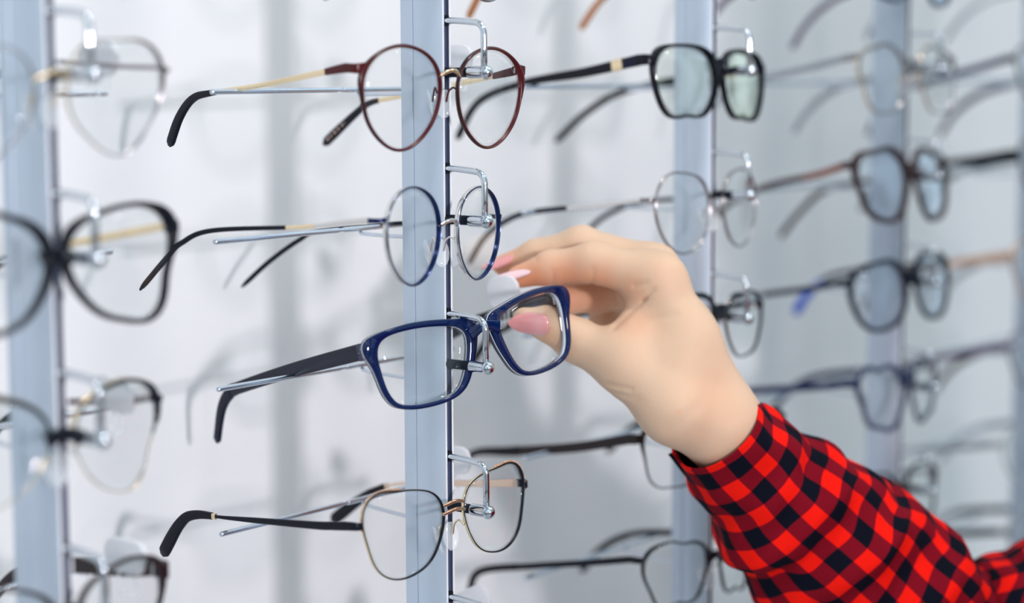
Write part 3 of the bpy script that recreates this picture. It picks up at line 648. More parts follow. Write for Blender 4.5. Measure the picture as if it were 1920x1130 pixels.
def head_skin():
    P = [(hp(0, -22, 18), hp(0, -8, 28), 72, 72), (hp(0, 10, -10), hp(0, 24, -52), 60, 44), (hp(0, 40, -76), hp(0, 50, -92), 26, 20),
         (hp(-34, 10, -50), hp(-20, 38, -88), 24, 20), (hp(34, 10, -50), hp(20, 38, -88), 24, 20),
         (hp(0, 74, 2), hp(0, 88, -30), 7, 9), (hp(-9, 78, -32), hp(9, 78, -32), 8, 8),
         (hp(-15, 68, -57), hp(15, 68, -57), 6.5, 6.5), (hp(-13, 66, -66), hp(13, 66, -66), 7.5, 7.5),
         (hp(-32, 66, 12), hp(-14, 72, 14), 6, 6), (hp(32, 66, 12), hp(14, 72, 14), 6, 6),
         (hp(-32, 78, -2), hp(-26, 80, -2), -11, -11), (hp(32, 78, -2), hp(26, 80, -2), -11, -11),
         (hp(-74, -8, 4), hp(-73, -4, -24), 9, 6), (hp(74, -8, 4), hp(73, -4, -24), 9, 6),
         (hp(0, -20, -60), NB + (0, 0, 6), 50, 56)]
    return blob(P, 4.0, 12)
def dress():
    hairm = noise_tint(mat('dark brown hair', (0.05, 0.025, 0.014), 0.45), 30, 0.3, 0.5)
    P = [(hp(0, -26, 26), hp(0, -12, 36), 84, 82), (hp(-58, -36, -30), hp(-62, -52, -200), 40, 30), (hp(58, -36, -30), hp(62, -52, -200), 40, 30), (hp(0, -62, -40), hp(0, -80, -210), 56, 44)]
    def cut(X, Y, Zg):
        f = (X - HC[0]) * FWD[0] + (Y - HC[1]) * FWD[1] + (Zg - HC[2]) * FWD[2]; u = (Zg - HC[2])
        return f - (28 + np.clip(u - 20, 0, 60) * 0.6)
    v, f = blob(P, 5.0, 14, cut); obj('hair', v - RT, f, hairm, person)
    em = mat('eye white', (0.85, 0.85, 0.85), 0.1); im = mat('brown iris', (0.06, 0.03, 0.015), 0.1)
    for s in (-1, 1):
        c = hp(s * 30, 55, -2); V = []; F = []; mi = []
        for i in range(9):
            ph = math.pi * i / 8
            for j in range(14):
                t = 2 * math.pi * j / 14; V.append(c + 12 * (FWD * math.cos(ph) + RGT * math.sin(ph) * math.cos(t) + UPV * math.sin(ph) * math.sin(t)))
        for i in range(8):
            for j in range(14): F.append((i * 14 + j, i * 14 + (j + 1) % 14, (i + 1) * 14 + (j + 1) % 14, (i + 1) * 14 + j)); mi.append(1 if i < 1 else 0)
        obj('eye', [x - RT for x in V], F, None, person, True, [em, im], mi)
    P = [(SH_R, NB, 56, 62), (SH_L, NB, 56, 62), (NB + (0, 0, -60), HIP, 100, 96), (SH_R + (-40, -20, -60), HIP + RGT * 60, 78, 84), (SH_L + (40, 20, -60), HIP - RGT * 60, 78, 84)]
    v, f = blob(P, 9.0, 40); o = obj('shirt', v - RT, f, flannel, person)
    v = np.array(v); ul = o.data.uv_layers.new(name='UVMap'); li = np.zeros(len(o.data.loops), int); o.data.loops.foreach_get('vertex_index', li)
    uv = np.stack([(v - NB) @ RGT / 20.5, v[:, 2] / 20.5], 1); ul.data.foreach_set('uv', uv[li].reshape(-1))
    P = [(SH_L, SH_L + np.array([-30, -30, -280]), 54, 44), (SH_L + np.array([-30, -30, -280]), SH_L + np.array([-20, 60, -520]), 44, 34)]
    v, f = blob(P, 8.0, 10); o = obj('left_sleeve', v - RT, f, flannel, person)
    v = np.array(v); ul = o.data.uv_layers.new(name='UVMap'); li = np.zeros(len(o.data.loops), int); o.data.loops.foreach_get('vertex_index', li)
    uv = np.stack([(v - NB) @ FWD / 20.5, v[:, 2] / 20.5], 1); ul.data.foreach_set('uv', uv[li].reshape(-1))
    denim = noise_tint(mat('dark blue denim', (0.02, 0.035, 0.08), 0.8), 400, 0.3)
    P = [(HIP, HIP + (0, 0, -60), 104, 104)]
    for s in (-1, 1):
        a = HIP + RGT * s * 75 + (0, 0, -70); b = HIP + RGT * s * 80 + (0, 0, -420); c = HIP + RGT * s * 82 + (0, 0, -770)
        P += [(a, b, 88, 60), (b, c, 60, 46)]
    v, f = blob(P, 11.0, 30); obj('trousers', v - RT, f, denim, person)
    shoe = mat('white shoe leather', (0.6, 0.6, 0.6), 0.5)
    for s in (-1, 1):
        c = HIP + RGT * s * 82; z = -EYE * 1000
        P = [((c[0], c[1], z + 42), tuple(c + FWD * 130 * (1, 1, 0) + np.array((0, 0, z + 36 - c[2]))), 42, 36)]
        v, f = blob(P, 8.0, 5, lambda X, Y, Zg, z=z: (z + 1) - Zg); obj('shoe', v - RT, f, shoe, person)

RT = np.array(HAND['root_mm'])
HP, HF = build_hand()
nh = len(HP)
BP, BF = head_skin(); HP = np.vstack([HP, BP]); HF = HF + [tuple(i + nh for i in f) for f in BF]
hand = obj('body', HP - RT, HF, skin, person)
at = hand.data.attributes.new('blush_shade', 'FLOAT', 'POINT')
bl = np.zeros(len(HP))
for c, r, a in HAND['blush_shade']:  # fingertip redness, plus shade of the finger undersides put into the colour
    bl = np.maximum(bl, a * np.exp(-(np.linalg.norm(HP - np.array(c), axis=1) / r) ** 2))
at.data.foreach_set('value', bl.astype(np.float32))

nailm = mat('pink nail polish', (0.82, 0.33, 0.33), 0.10, 0, Coat_Weight=0.6, Subsurface_Weight=0.2, Subsurface_Scale=0.002)
nailp = mat('pale pink nail polish', (0.93, 0.62, 0.66), 0.10, 0, Coat_Weight=0.6, Subsurface_Weight=0.2, Subsurface_Scale=0.002)
def nail(B, T, Nn, width, m, curve=0.9):
    B, T, Nn = map(lambda v: np.array(v, float), (B, T, Nn))
    d = T - B; L = np.linalg.norm(d); d /= L; Nn = Nn - d * (Nn @ d); Nn /= np.linalg.norm(Nn); s = np.cross(d, Nn)
    V = []; F = []; nl, nw = 18, 10
    for lay in (0, 1):
        for i in range(nl + 1):
            t = i / nl
            w = width / 2 * max(0, 1 - max(0, (t - 0.42) / 0.58) ** 2.0) ** 0.75 * (1 - 0.55 * max(0, (0.16 - t) / 0.16) ** 2)
            w = max(w, 0.25)
            for j in range(nw + 1):
                u = 2 * j / nw - 1
                drop = (u * w) ** 2 / (width / 2) * 0.5 * curve + 0.8 * (t - 0.35) ** 2
                V.append(B + d * L * t + s * u * w + Nn * (-drop - lay * 0.7))
    n1 = (nl + 1) * (nw + 1)
    for i in range(nl):
        for j in range(nw):
            a = i * (nw + 1) + j; q = (a, a + 1, a + nw + 2, a + nw + 1); F.append(q); F.append(tuple(n1 + x for x in q[::-1]))
    rim = [i * (nw + 1) for i in range(nl + 1)] + [nl * (nw + 1) + j for j in range(1, nw + 1)] + [i * (nw + 1) + nw for i in range(nl - 1, -1, -1)] + [j for j in range(nw - 1, 0, -1)]
    for i in range(len(rim)):
        a, b = rim[i], rim[(i + 1) % len(rim)]; F.append((a, a + n1, b + n1, b))
    obj('fingernail', [v - RT for v in V], F, m, person)
for B_, T_, N_, w_, mm in HAND['nails']: nail(B_, T_, N_, w_, nailp if mm else nailm)

# ------------------------------------------------------------------ the plaid sleeve
def plaid():
    m = bpy.data.materials.new('red and black checked flannel'); m.use_nodes = True; nt = m.node_tree; b = nt.nodes['Principled BSDF']
    b.inputs['Roughness'].default_value = 0.9; b.inputs['Specular IOR Level'].default_value = 0.08
    uv = nt.nodes.new('ShaderNodeUVMap'); sp = nt.nodes.new('ShaderNodeSeparateXYZ'); nt.links.new(uv.outputs[0], sp.inputs[0])
    def stripe(o):
        f = nt.nodes.new('ShaderNodeMath'); f.operation = 'FRACT'; nt.links.new(o, f.inputs[0])
        a = nt.nodes.new('ShaderNodeMath'); a.operation = 'SUBTRACT'; a.inputs[1].default_value = 0.5; nt.links.new(f.outputs[0], a.inputs[0])
        a2 = nt.nodes.new('ShaderNodeMath'); a2.operation = 'ABSOLUTE'; nt.links.new(a.outputs[0], a2.inputs[0])
        r = nt.nodes.new('ShaderNodeMapRange'); r.inputs['From Min'].default_value = 0.235; r.inputs['From Max'].default_value = 0.255
        nt.links.new(a2.outputs[0], r.inputs['Value']); return r.outputs[0]
    s1, s2 = stripe(sp.outputs['X']), stripe(sp.outputs['Y'])
    ad = nt.nodes.new('ShaderNodeMath'); nt.links.new(s1, ad.inputs[0]); nt.links.new(s2, ad.inputs[1])
    hf = nt.nodes.new('ShaderNodeMath'); hf.operation = 'MULTIPLY'; hf.inputs[1].default_value = 0.5; nt.links.new(ad.outputs[0], hf.inputs[0])
    cr = nt.nodes.new('ShaderNodeValToRGB'); e = cr.color_ramp.elements
    e[0].position = 0; e[0].color = (0.78, 0.009, 0.004, 1); e[1].position = 1; e[1].color = (0.003, 0.004, 0.010, 1)
    x = cr.color_ramp.elements.new(0.5); x.color = (0.175, 0.003, 0.011, 1)
    nt.links.new(hf.outputs[0], cr.inputs[0])
    n = nt.nodes.new('ShaderNodeTexNoise'); n.inputs['Scale'].default_value = 12; n.inputs['Detail'].default_value = 6
    nt.links.new(uv.outputs[0], n.inputs['Vector'])
    mx = nt.nodes.new('ShaderNodeMix'); mx.data_type = 'RGBA'; mx.blend_type = 'MULTIPLY'; mx.inputs['Factor'].default_value = 0.35
    nt.links.new(cr.outputs[0], mx.inputs['A']); nt.links.new(n.outputs['Color'], mx.inputs['B'])
    nt.links.new(cr.outputs[0], b.inputs['Base Color'])
    w = nt.nodes.new('ShaderNodeTexWave'); w.inputs['Scale'].default_value = 9; w.bands_direction = 'DIAGONAL'; w.inputs['Distortion'].default_value = 1.5
    nt.links.new(uv.outputs[0], w.inputs['Vector'])
    bp = nt.nodes.new('ShaderNodeBump'); bp.inputs['Strength'].default_value = 0.25; bp.inputs['Distance'].default_value = 0.0004
    nt.links.new(w.outputs['Fac'], bp.inputs['Height']); nt.links.new(bp.outputs['Normal'], b.inputs['Normal'])
    return m
flannel = plaid()

def sleeve():
    C0 = np.array(SLV['c'], float); Rs = np.array(SLV['r'], float)     # centres, (in-plane radius, depth radius)
    n = 14
    C = catmull(C0, n); R = catmull(Rs, n)
    view = np.array(SLV['view']); NS = 110; m = len(C)
    T = np.gradient(C, axis=0); T /= np.linalg.norm(T, axis=1)[:, None]
    L = np.r_[0, np.cumsum(np.linalg.norm(np.diff(C, axis=0), axis=1))]
    V = []; UV = []
    for i in range(m):
        w = view - T[i] * (view @ T[i]); w /= np.linalg.norm(w)      # towards the viewer's side of the arm
        s = np.cross(w, T[i]); s /= np.linalg.norm(s)
        arc = 0; prev = None; ring = []
        for j in range(NS + 1):
            a = -math.pi + 2 * math.pi * j / NS
            fold = 0
            l = L[i]
            for (lc, ac, lw, aw, am, tilt) in SLV['folds']:
                da = (a - ac - tilt * (l - lc) + math.pi) % (2 * math.pi) - math.pi
                fold += 2.1 * am * math.exp(-((l - lc) / lw) ** 2 - (da / aw) ** 2)
            fold += 0.9 * math.sin(a * 3 + l * 0.07) + 0.8 * math.sin(a * 5 - l * 0.13 + 1) + 0.9 * math.sin(a * 2 + l * 0.19) + 0.5 * math.sin(a * 9 + l * 0.23)
            fold *= min(1, l / 22 + 0.12)
            ca, sa = math.cos(a), math.sin(a)
            e = 0.92
            P = C[i] + w * (R[i][1] + fold) * (abs(ca) ** e * (1 if ca > 0 else -1)) + s * (R[i][0] + fold) * (abs(sa) ** e * (1 if sa > 0 else -1))
            ring.append(P)
        ring = np.array(ring); ring[-1] = ring[0]
        al = np.r_[0, np.cumsum(np.linalg.norm(np.diff(ring, axis=0), axis=1))]; al -= al[NS // 2]
        # shorter along the inside of bends
        V.append(ring); UV.append(np.stack([al / SLV['pitch'] + SLV['u0'], 0 * al + L[i] / SLV['pitch'] + SLV['v0']], 1))
    # distance along the cloth per column, so the checks keep their size on curved parts
    V = np.array(V); UV = np.array(UV)
    cl = np.concatenate([np.zeros((1, NS + 1)), np.cumsum(np.linalg.norm(np.diff(V, axis=0), axis=2), axis=0)])
    UV[:, :, 1] = (0.8 * cl + 0.2 * L[:, None]) / SLV['pitch'] + SLV['v0']
    # inner layer at the cuff: roll the cloth inwards and back
    verts = []; uvs = []; rows = []
    inner = []
    for back, sh in ((16, 2.2), (8, 2.0), (2, 1.7), (0, 1.0)):
        ii = min(range(m), key=lambda q: abs(L[q] - back)); cc = C[ii]
        rr = V[ii] + (cc - V[ii]) / np.linalg.norm(V[ii] - cc, axis=1)[:, None] * sh
        rows.append(rr); u = UV[ii].copy(); uvs.append(u)
    for i in range(m): rows.append(V[i]); uvs.append(UV[i])
    rows = np.array(rows); uvs = np.array(uvs); k = NS + 1
    verts = rows.reshape(-1, 3); F = []
    for i in range(len(rows) - 1):
        for j in range(NS):
            F.append((i * k + j, i * k + j + 1, (i + 1) * k + j + 1, (i + 1) * k + j))
    # closing cap at the shoulder end
    F.append(tuple((len(rows) - 1) * k + j for j in range(NS)))
    o = obj('sleeve', verts - RT, F, flannel, person)
    ul = o.data.uv_layers.new(name='UVMap'); fu = uvs.reshape(-1, 2)
    li = np.zeros(len(o.data.loops), int); o.data.loops.foreach_get('vertex_index', li)
    ul.data.foreach_set('uv', fu[li].reshape(-1))
    # cuff overlap with its corner sticking out on the far side
    ck = SLV['corner']; a, b, c, d = [np.array(x, float) for x in ck]
    n2 = np.cross(b - a, d - a); n2 /= np.linalg.norm(n2); V2 = []; g = 6; uv2 = []
    for lay in (0, 1):
        for i in range(g + 1):
            for j in range(g + 1):
                u, v = i / g, j / g; P = a * (1 - u) * (1 - v) + b * u * (1 - v) + c * u * v + d * (1 - u) * v
                V2.append(P + n2 * (1.5 * math.sin(math.pi * u) + lay * 1.2)); uv2.append((-0.14 + 0.28 * u, -0.14 + 0.3 * v))
    F2 = []; q = (g + 1) ** 2
    for i in range(g):
        for j in range(g):
            x = i * (g + 1) + j; f = (x, x + 1, x + g + 2, x + g + 1); F2.append(f[::-1]); F2.append(tuple(y + q for y in f))
    rim = [j for j in range(g + 1)] + [i * (g + 1) + g for i in range(1, g + 1)] + [g * (g + 1) + j for j in range(g - 1, -1, -1)] + [i * (g + 1) for i in range(g - 1, 0, -1)]
    for i in range(len(rim)):
        x, y = rim[i], rim[(i + 1) % len(rim)]; F2.append((x, y, y + q, x + q))
    o2 = obj('cuff_corner', np.array(V2) - RT, F2, flannel, o)
    ul = o2.data.uv_layers.new(name='UVMap'); li = np.zeros(len(o2.data.loops), int); o2.data.loops.foreach_get('vertex_index', li)
    ul.data.foreach_set('uv', np.array(uv2 * 1)[li].reshape(-1))
sleeve()
dress()

src_pos = {'red': (2, 0), 'navyround': (2, 1), 'blue': (2, 2), 'gold': (2, 3), 'p1r0': (1, 0), 'p1r1': (1, 1), 'p1r2': (1, 2), 'p3r0': (3, 0), 'p3r1': (3, 1),
           'p3r2': (3, 2), 'p3r3': (3, 3), 'p3r4': (3, 4), 'p4r0': (4, 0), 'p4r1': (4, 1), 'p4r2': (4, 2), 'p4r3': (4, 3), 'p4r4': (4, 4)}
GRP = {k: 'glasses hanging on ' + PN[k] for k in PN}
MG = make_glasses

# --- red round, middle post
tl_red = [(0, 20, 10.8), (0, 68, 1.7), (0, 103, -3.6), (0, 117, -7.2), (0, 127, -17), (0, 134.5, -32)]
tr_red = [(0, 20, 10), (2, 92, -4.8), (3, 115, -9.5), (4, 127, -16), (6, 154, -35)]
def red_print(fr, X, Z, nx, nz, out, place): pass
red_print.print_tip = 'print_rose'; red_print.print_side = 1; red_print.n = 22; red_print.f0 = 0.83; red_print.f1 = 0.96
MG('red', 'wine red round metal glasses with gold temples, topmost on the sharp middle post', GRP[2], rim='wire', mats=('wine', 'wine_dark'), bm='gold',
   rw=1.7, rd=2.6, outer=1.6 + 2.6 * bumpf(20, 17) + 0.2 * bumpf(90, 50), bridge='wire', bridge_z=9.5, padm='wine', zh=12.6, tl=tl_red, tr=tr_red, th=3.4, tt=1.3, ep_h=(2.8, 2.2),
   arm_seg=[(0, 0.09, 'wine', (4.6, 3.2), 1.5), (0.085, 0.68, 'gold', (2.9, 2.4), 1.0)], tip='satin_black', tip_from=0.66, tip_h=5.4, decor=red_print)

# --- navy round wire, middle post
tl_nr = [(0, 20, 6), (0, 45, 3), (0, 96, -0.4), (0, 114, -7), (0, 122, -13.7), (0, 139, -31)]
tr_nr = [(1, 20, 5), (2, 62, 1.9), (3, 113, -3.7), (4, 128, -9.5), (5, 148, -22), (6, 167, -37)]
MG('navyround', 'small round glasses with navy and silver wire rims, second on the sharp middle post', GRP[2], rim='wire', mats=('navy_metal', 'silver'), bm='silver',
   rw=1.3, rd=3.0, outer=0 * TH + 1.25, bridge='wire', bridge_z=3.5, padm='silver', zh=7.0, tl=tl_nr, tr=tr_nr, th=2.4, tt=1.2,
   arm_seg=[(0, 0.2, 'silver', (3.2, 2.0), 1.3), (0.19, 0.34, 'gold', (2.2, 1.6), 1.2)], tip='satin_black', tip_from=0.33, tip_h=2.6)

# --- navy rectangular held by the hand
o_blue = 2.7 + 3.6 * bumpf(27, 15) + 1.6 * bumpf(155, 28) + 0.7 * bumpf(90, 60) + 0.6 * bumpf(190, 25)
tl_b = [(0, 17, 12.8), (1, 78, 6.8), (3, 131, 0), (4, 141, -2.8), (5, 151, -11), (6, 162, -29)]
tr_b = [(0, 17, 12.5), (1, 50, 9), (1, 90, 4), (1, 120, -3), (0, 133, -14), (-1, 144, -32)]
def blue_decor(fr, X, Z, nx, nz, out, place): pass
blue_decor.print_tip = 'print_rose'; blue_decor.print_side = -1; blue_decor.n = 9; blue_decor.f0 = 0.9; blue_decor.f1 = 0.965
MG('blue', 'glossy navy rectangular glasses held by the fingers, third on the sharp middle post', GRP[2], rim='acetate', mats=('navy', 'navy'), rd=4.8, outer=o_blue,
   bridge='keyhole', bridge_z=9.0, pads=False, zh=12.6, tl=tl_b, tr=tr_b, th=7.4, tt=2.6,
   arm_seg=[(0, 0.78, 'navy_dark', (8.4, 6.6), 2.8)], tip='navy_dark', tip_from=0.77, tip_h=5.2, decor=blue_decor)

# --- gold and black thin butterfly
def beads(fr, X, Z, nx, nz, out, place):
    for side in (-1, 1):
        n = 0
        ids = [i for i in range(NT) if math.radians(8) < TH[i] < math.radians(88)]
        us = np.linspace(ids[0], ids[-1], 30)
        for u in us:
            i = int(u); f = u - i; j = (i + 1) % NT
            x = X[i] * (1 - f) + X[j] * f; z = Z[i] * (1 - f) + Z[j] * f
            P = place(x + nx[i] * 1.35, z + nz[i] * 1.35, -0.3)
            c = np.array((side * P[0], P[1], P[2])); V = []; F = []
            for a in range(4):
                for b in range(6):
                    ph = math.pi * (a + 0.5) / 4; t = 2 * math.pi * b / 6
                    V.append(c + 0.5 * np.array((math.sin(ph) * math.cos(t), math.cos(ph), math.sin(ph) * math.sin(t))))
            F = [(a * 6 + b, a * 6 + (b + 1) % 6, (a + 1) * 6 + (b + 1) % 6, (a + 1) * 6 + b) for a in range(3) for b in range(6)] + [tuple(range(5, -1, -1)), tuple(18 + b for b in range(6))]
            fr.add(V, F, 4)
tl_g = [(0, 20, 7.2), (0, 33, 6.8), (0, 89, 7.0), (0, 114, 7.3), (0, 126, 2), (0, 141, -15)]
tr_g = [(0, 40, 6), (2, 94, 3.2), (3, 115, -1.8), (4, 132, -10), (5, 152, -21.5)]
MG('gold', 'thin black and gold butterfly glasses, lowest on the sharp middle post', GRP[2], rim='wire', mats=('satin_black', 'gold'), bm='rose', rw=1.0, rd=1.9,
   outer=0.95 + 0.5 * bumpf(45, 35), bridge='double', bridge_z=4.0, padm='gold', zh=7.6, tl=tl_g, tr=tr_g, th=4.2, tt=1.6, inner='rose_light', decor=beads,
   arm_seg=[(0, 0.42, 'satin_black', (4.4, 2.8), 1.6), (0.41, 0.64, 'satin_black', (2.8, 1.4), 1.1), (0.63, 0.665, 'gold', (3.0, 3.0), 1.8)], tip='satin_black', tip_from=0.66, tip_h=7.2)

# --- leftmost post
MG('p1r0', 'round thin gold and grey wire glasses, topmost on the leftmost post', GRP[1], rim='wire', mats=('gunmetal', 'gold'), rw=1.1, rd=1.6, outer=0.7 + 1.3 * bumpf(20, 30) + .5 * bumpf(60, 30),
   bridge='wire', bridge_z=8, padm='gold', zh=7.5, temple='gunmetal', th=2.0)
MG('p1r1', 'large black cat-eye glasses with gold temples, second on the leftmost post', GRP[1], rim='acetate', mats=('black', 'black'), rd=3.6,
   outer=2.1 + 3.0 * bumpf(30, 16) + 1.6 * bumpf(165, 30), bridge='saddle', bridge_z=2.5, pads=False, zh=13.5, temple='gold', th=3.6, tip='black')
MG('p1r2', 'dark browline glasses with faint grey lower rims, third on the leftmost post', GRP[1], rim='wire', mats=('satin_black', 'gold'), half=True, rd=2.4,
   outer=1.1 + 1.9 * bumpf(110, 55) + 2.2 * bumpf(28, 18), bridge='keyhole', bridge_z=3, padm='silver', zh=12, temple='gunmetal', th=3.4)
def mark(root):
    c = bpy.data.curves.new('marking', 'FONT'); c.body = 'MC1616'; c.size = 0.0044; c.extrude = 0.00005
    t = bpy.data.objects.new('tmp', c); COL.objects.link(t)
    me = bpy.data.meshes.new_from_object(t.evaluated_get(bpy.context.evaluated_depsgraph_get())); COL.objects.unlink(t)
    me.materials.clear(); me.materials.append(M['print_blue'])
    tp = [o for o in root.children if o.name.startswith('temple')][-1]
    o = link(bpy.data.objects.new('printed_marking', me), tp)
    o.rotation_euler = (math.pi / 2, 0, -math.pi / 2); o.location = (0.0647 - 0.0024, 0.083, 0.0035)
g = MG('p1r3', 'dark brown glasses with a printed temple, at the bottom left corner', GRP[1], src='p1r2', post=1, row=3, rim='acetate', mats=('brown_black', 'brown_black'), rd=2.4, offs=(0, 0, -3),
   outer=1.5 + 2.4 * bumpf(28, 18) + 1.0 * bumpf(165, 30), bridge='saddle', bridge_z=3, padm='silver', zh=13, temple='brown_black', th=7.0, tt=2.0, tip='brown_black')
bpy.context.view_layer.update(); mark(g)

# --- row above the frame on the middle and right posts (temple tips and rim bottoms show)
MG('p2a', 'glasses above the frame whose grey temple tips hang in at the top left', GRP[2], src='red', post=2, row=-1, rim='wire', mats=('gunmetal', 'gunmetal'), tip='grey_clear')
MG('p3a', 'glasses above the frame whose amber temple tips hang in at the top centre', GRP[3], src='p3r0', post=3, row=-1, rim='wire', mats=('gunmetal', 'gunmetal'), tip='orange', temple='orange')
MG('p4a', 'glasses above the frame with dark blue rims and muted purple temples, top right', GRP[4], src='p4r1', post=4, row=-1, rim='acetate', mats=('navy', 'navy'), rd=3, outer=0 * TH + 2, bridge='saddle', pads=False, tip='purple', temple='purple', th=4, lens='lens_blue')

# --- post behind the hand
MG('p3r0', 'glossy black rectangular glasses with greenish lenses, topmost on the post behind the hand', GRP[3], rim='acetate', mats=('black', 'black'), rd=3.6,
   outer=1.5 + 2.2 * bumpf(28, 18) + 1.6 * bumpf(160, 28), bridge='saddle', bridge_z=9, pads=False, zh=11, lens='lens_coat', th=5.5, tt=2.2, tip='black', tip_from=.7,
   arm_seg=[(0, 0.06, 'navy_dark', (6.5, 6), 2.4), (0.055, 0.11, 'gold', (6.6, 6.6), 2.6), (0.105, 0.72, 'black', (6, 4), 2.2)],
   tl=[(-1, 51, 7), (-3, 96, 4), (-4, 131, -4.5), (-5, 150, -26)], tr=[(1, 60, 9), (3, 110, 4.6), (4, 141, -7), (5, 168, -25)])
MG('p3r1', 'thin grey round metal glasses above the hand on the post behind it', GRP[3], rim='wire', mats=('gunmetal', 'gunmetal'), rw=1.3, rd=1.8, bridge='wire', bridge_z=7, padm='silver', zh=8,
   outer=0 * TH + 1.2, temple='silver', th=2.4, tip='navy_dark', tip_from=0.4, tip_h=3.5, bm='satin_black')
MG('p3r2', 'black browline glasses partly hidden behind the wrist', GRP[3], rim='wire', mats=('satin_black', 'gunmetal'), rw=1.5, rd=2.4, outer=1.0 + 2.6 * bumpf(130, 50) + 1.4 * bumpf(28, 20),
   bridge='saddle', bridge_z=7, padm='silver', zh=11, th=4)
MG('p3r3', 'dark brown rectangular glasses just below the wrist, wide flat temples', GRP[3], rim='wire', mats=('brown_black', 'gunmetal'), rw=1.2, rd=2.2, outer=1.0 + 2.8 * bumpf(28, 18) + .8 * bumpf(90, 60),
   bridge='saddle', bridge_z=8, padm='silver', zh=11.5, temple='brown_black', th=6, tl=[(0, 56, 5.2), (0, 110, 1), (0, 144, -1), (0, 158, -10)], tr=[(1, 60, 12), (3, 110, 9), (4, 138, 1), (5, 166, -17)])
MG('p3r4', 'black rounded glasses at the bottom edge, left of the plaid sleeve', GRP[3], rim='wire', mats=('black', 'black'), rw=1.5, rd=2.4, outer=1.4 + 1.8 * bumpf(28, 20) + .8 * bumpf(150, 30),
   bridge='keyhole', bridge_z=6, padm='silver', zh=10.5, th=4, tl=[(0, 50, 5), (0, 88, -1), (0, 129, -8.7), (0, 138, -24)])

# --- blurred post right of the hand
MG('p4r0', 'blurred gold rimmed browline glasses, topmost on the blurred post right of the hand', GRP[4], rim='wire', mats=('gunmetal', 'gold'), rw=1.5, rd=2.2, outer=1.3 + 1.3 * bumpf(90, 60) + 1.3 * bumpf(28, 20),
   bridge='saddle', bridge_z=8, padm='rose', zh=14, temple='grey_clear', th=4.6, tip='grey_clear')
MG('p4r1', 'blurred tortoise glasses with red brown temples, second down right of the hand', GRP[4], rim='acetate', mats=('tortoise', 'tortoise'), rd=3.6, outer=3.1 + 2.4 * bumpf(28, 18) + 1.5 * bumpf(155, 30),
   bridge='saddle', bridge_z=9, pads=False, zh=13.5, th=4.6, arm_seg=[(0, 0.22, 'red_brown', (4.6, 4.4), 2.2), (0.21, 0.7, 'tortoise', (4.4, 4), 2.2)], tip='tortoise', lens='lens_blue',
   tl=[(1, 34, 10.6), (2, 77, 8), (3, 112, -2), (3, 135, -22)], tr=[(1, 60, 11), (3, 108, 9.8), (4, 133, -2.7), (5, 155, -20)])
MG('p4r2', 'blurred dark round glasses with a bright blue temple tip, right of the wrist', GRP[4], rim='acetate', mats=('navy_dark', 'navy_dark'), rd=3, outer=2.9 + 1.6 * bumpf(28, 18) + 1.2 * bumpf(155, 30),
   bridge='saddle', bridge_z=9, pads=False, zh=12, th=4, temple='navy_dark', tip='blue', lens='lens_blue', tip_from=.74, tip_h=7.5, tr=[(1, 60, 11), (2, 108, 8), (3, 133, -4), (4, 150, -20)])
MG('p4r3', 'blurred navy rectangular glasses, fourth on the blurred post right of the hand', GRP[4], rim='acetate', mats=('navy', 'navy'), rd=3, outer=2.9 + 2.0 * bumpf(28, 18) + 1.4 * bumpf(155, 30),
   bridge='saddle', bridge_z=9, pads=False, zh=12, th=5, temple='navy', tip='navy')
MG('p4r4', 'blurred black glasses just above the plaid sleeve, right of the hand', GRP[4], rim='acetate', mats=('black', 'black'), rd=2.6, outer=1.8 + 1.4 * bumpf(28, 18) + 1.2 * bumpf(155, 30),
   bridge='saddle', bridge_z=7, pads=False, zh=10.5, th=4, temple='grey_clear', tip='blue')

# --- the post cut by the right edge: long temples reach into view
MG('p5a', 'far blurred glasses above the frame in the top right corner', GRP[5], src='p4r0', post=5, row=-1, mats=('gunmetal', 'gunmetal'), temple='grey_clear', tip='grey_clear')
for r_, src_, mt_, tm_, tp_, lab_ in [
    (0, 'p4r1', 'navy_dark', 'navy_metal', 'navy_dark', 'far blurred glasses with straight teal navy temple, topmost at the right edge'),
    (1, 'p4r3', 'satin_black', 'satin_black', 'satin_black', 'far blurred glasses with straight black temple, second at the right edge'),
    (2, 'p4r0', 'rose', 'rose', 'grey_clear', 'far blurred glasses with rose gold temple, third at the right edge'),
    (3, 'p4r1', 'purple', 'purple', 'brown_black', 'far blurred glasses with muted purple temples, fourth at the right edge'),
    (4, 'p4r2', 'grey_clear_rim', 'grey_clear', 'grey_clear', 'far blurred glasses with smoky clear temples, fifth at the right edge'),
    (5, 'p4r3', 'gunmetal', 'navy_dark', 'grey_clear', 'far blurred glasses with grey temples just above the sleeve at the right edge')]:
    MG('p5_%d' % r_, lab_, GRP[5], src=src_, post=5, row=r_, rim='wire', mats=(mt_, mt_), rw=1.8, rd=2.2, outer=0 * TH + 1.7, bridge='keyhole', bridge_z=7, pads=False, zh=11, temple=tm_, th=5.5, tip=tp_)


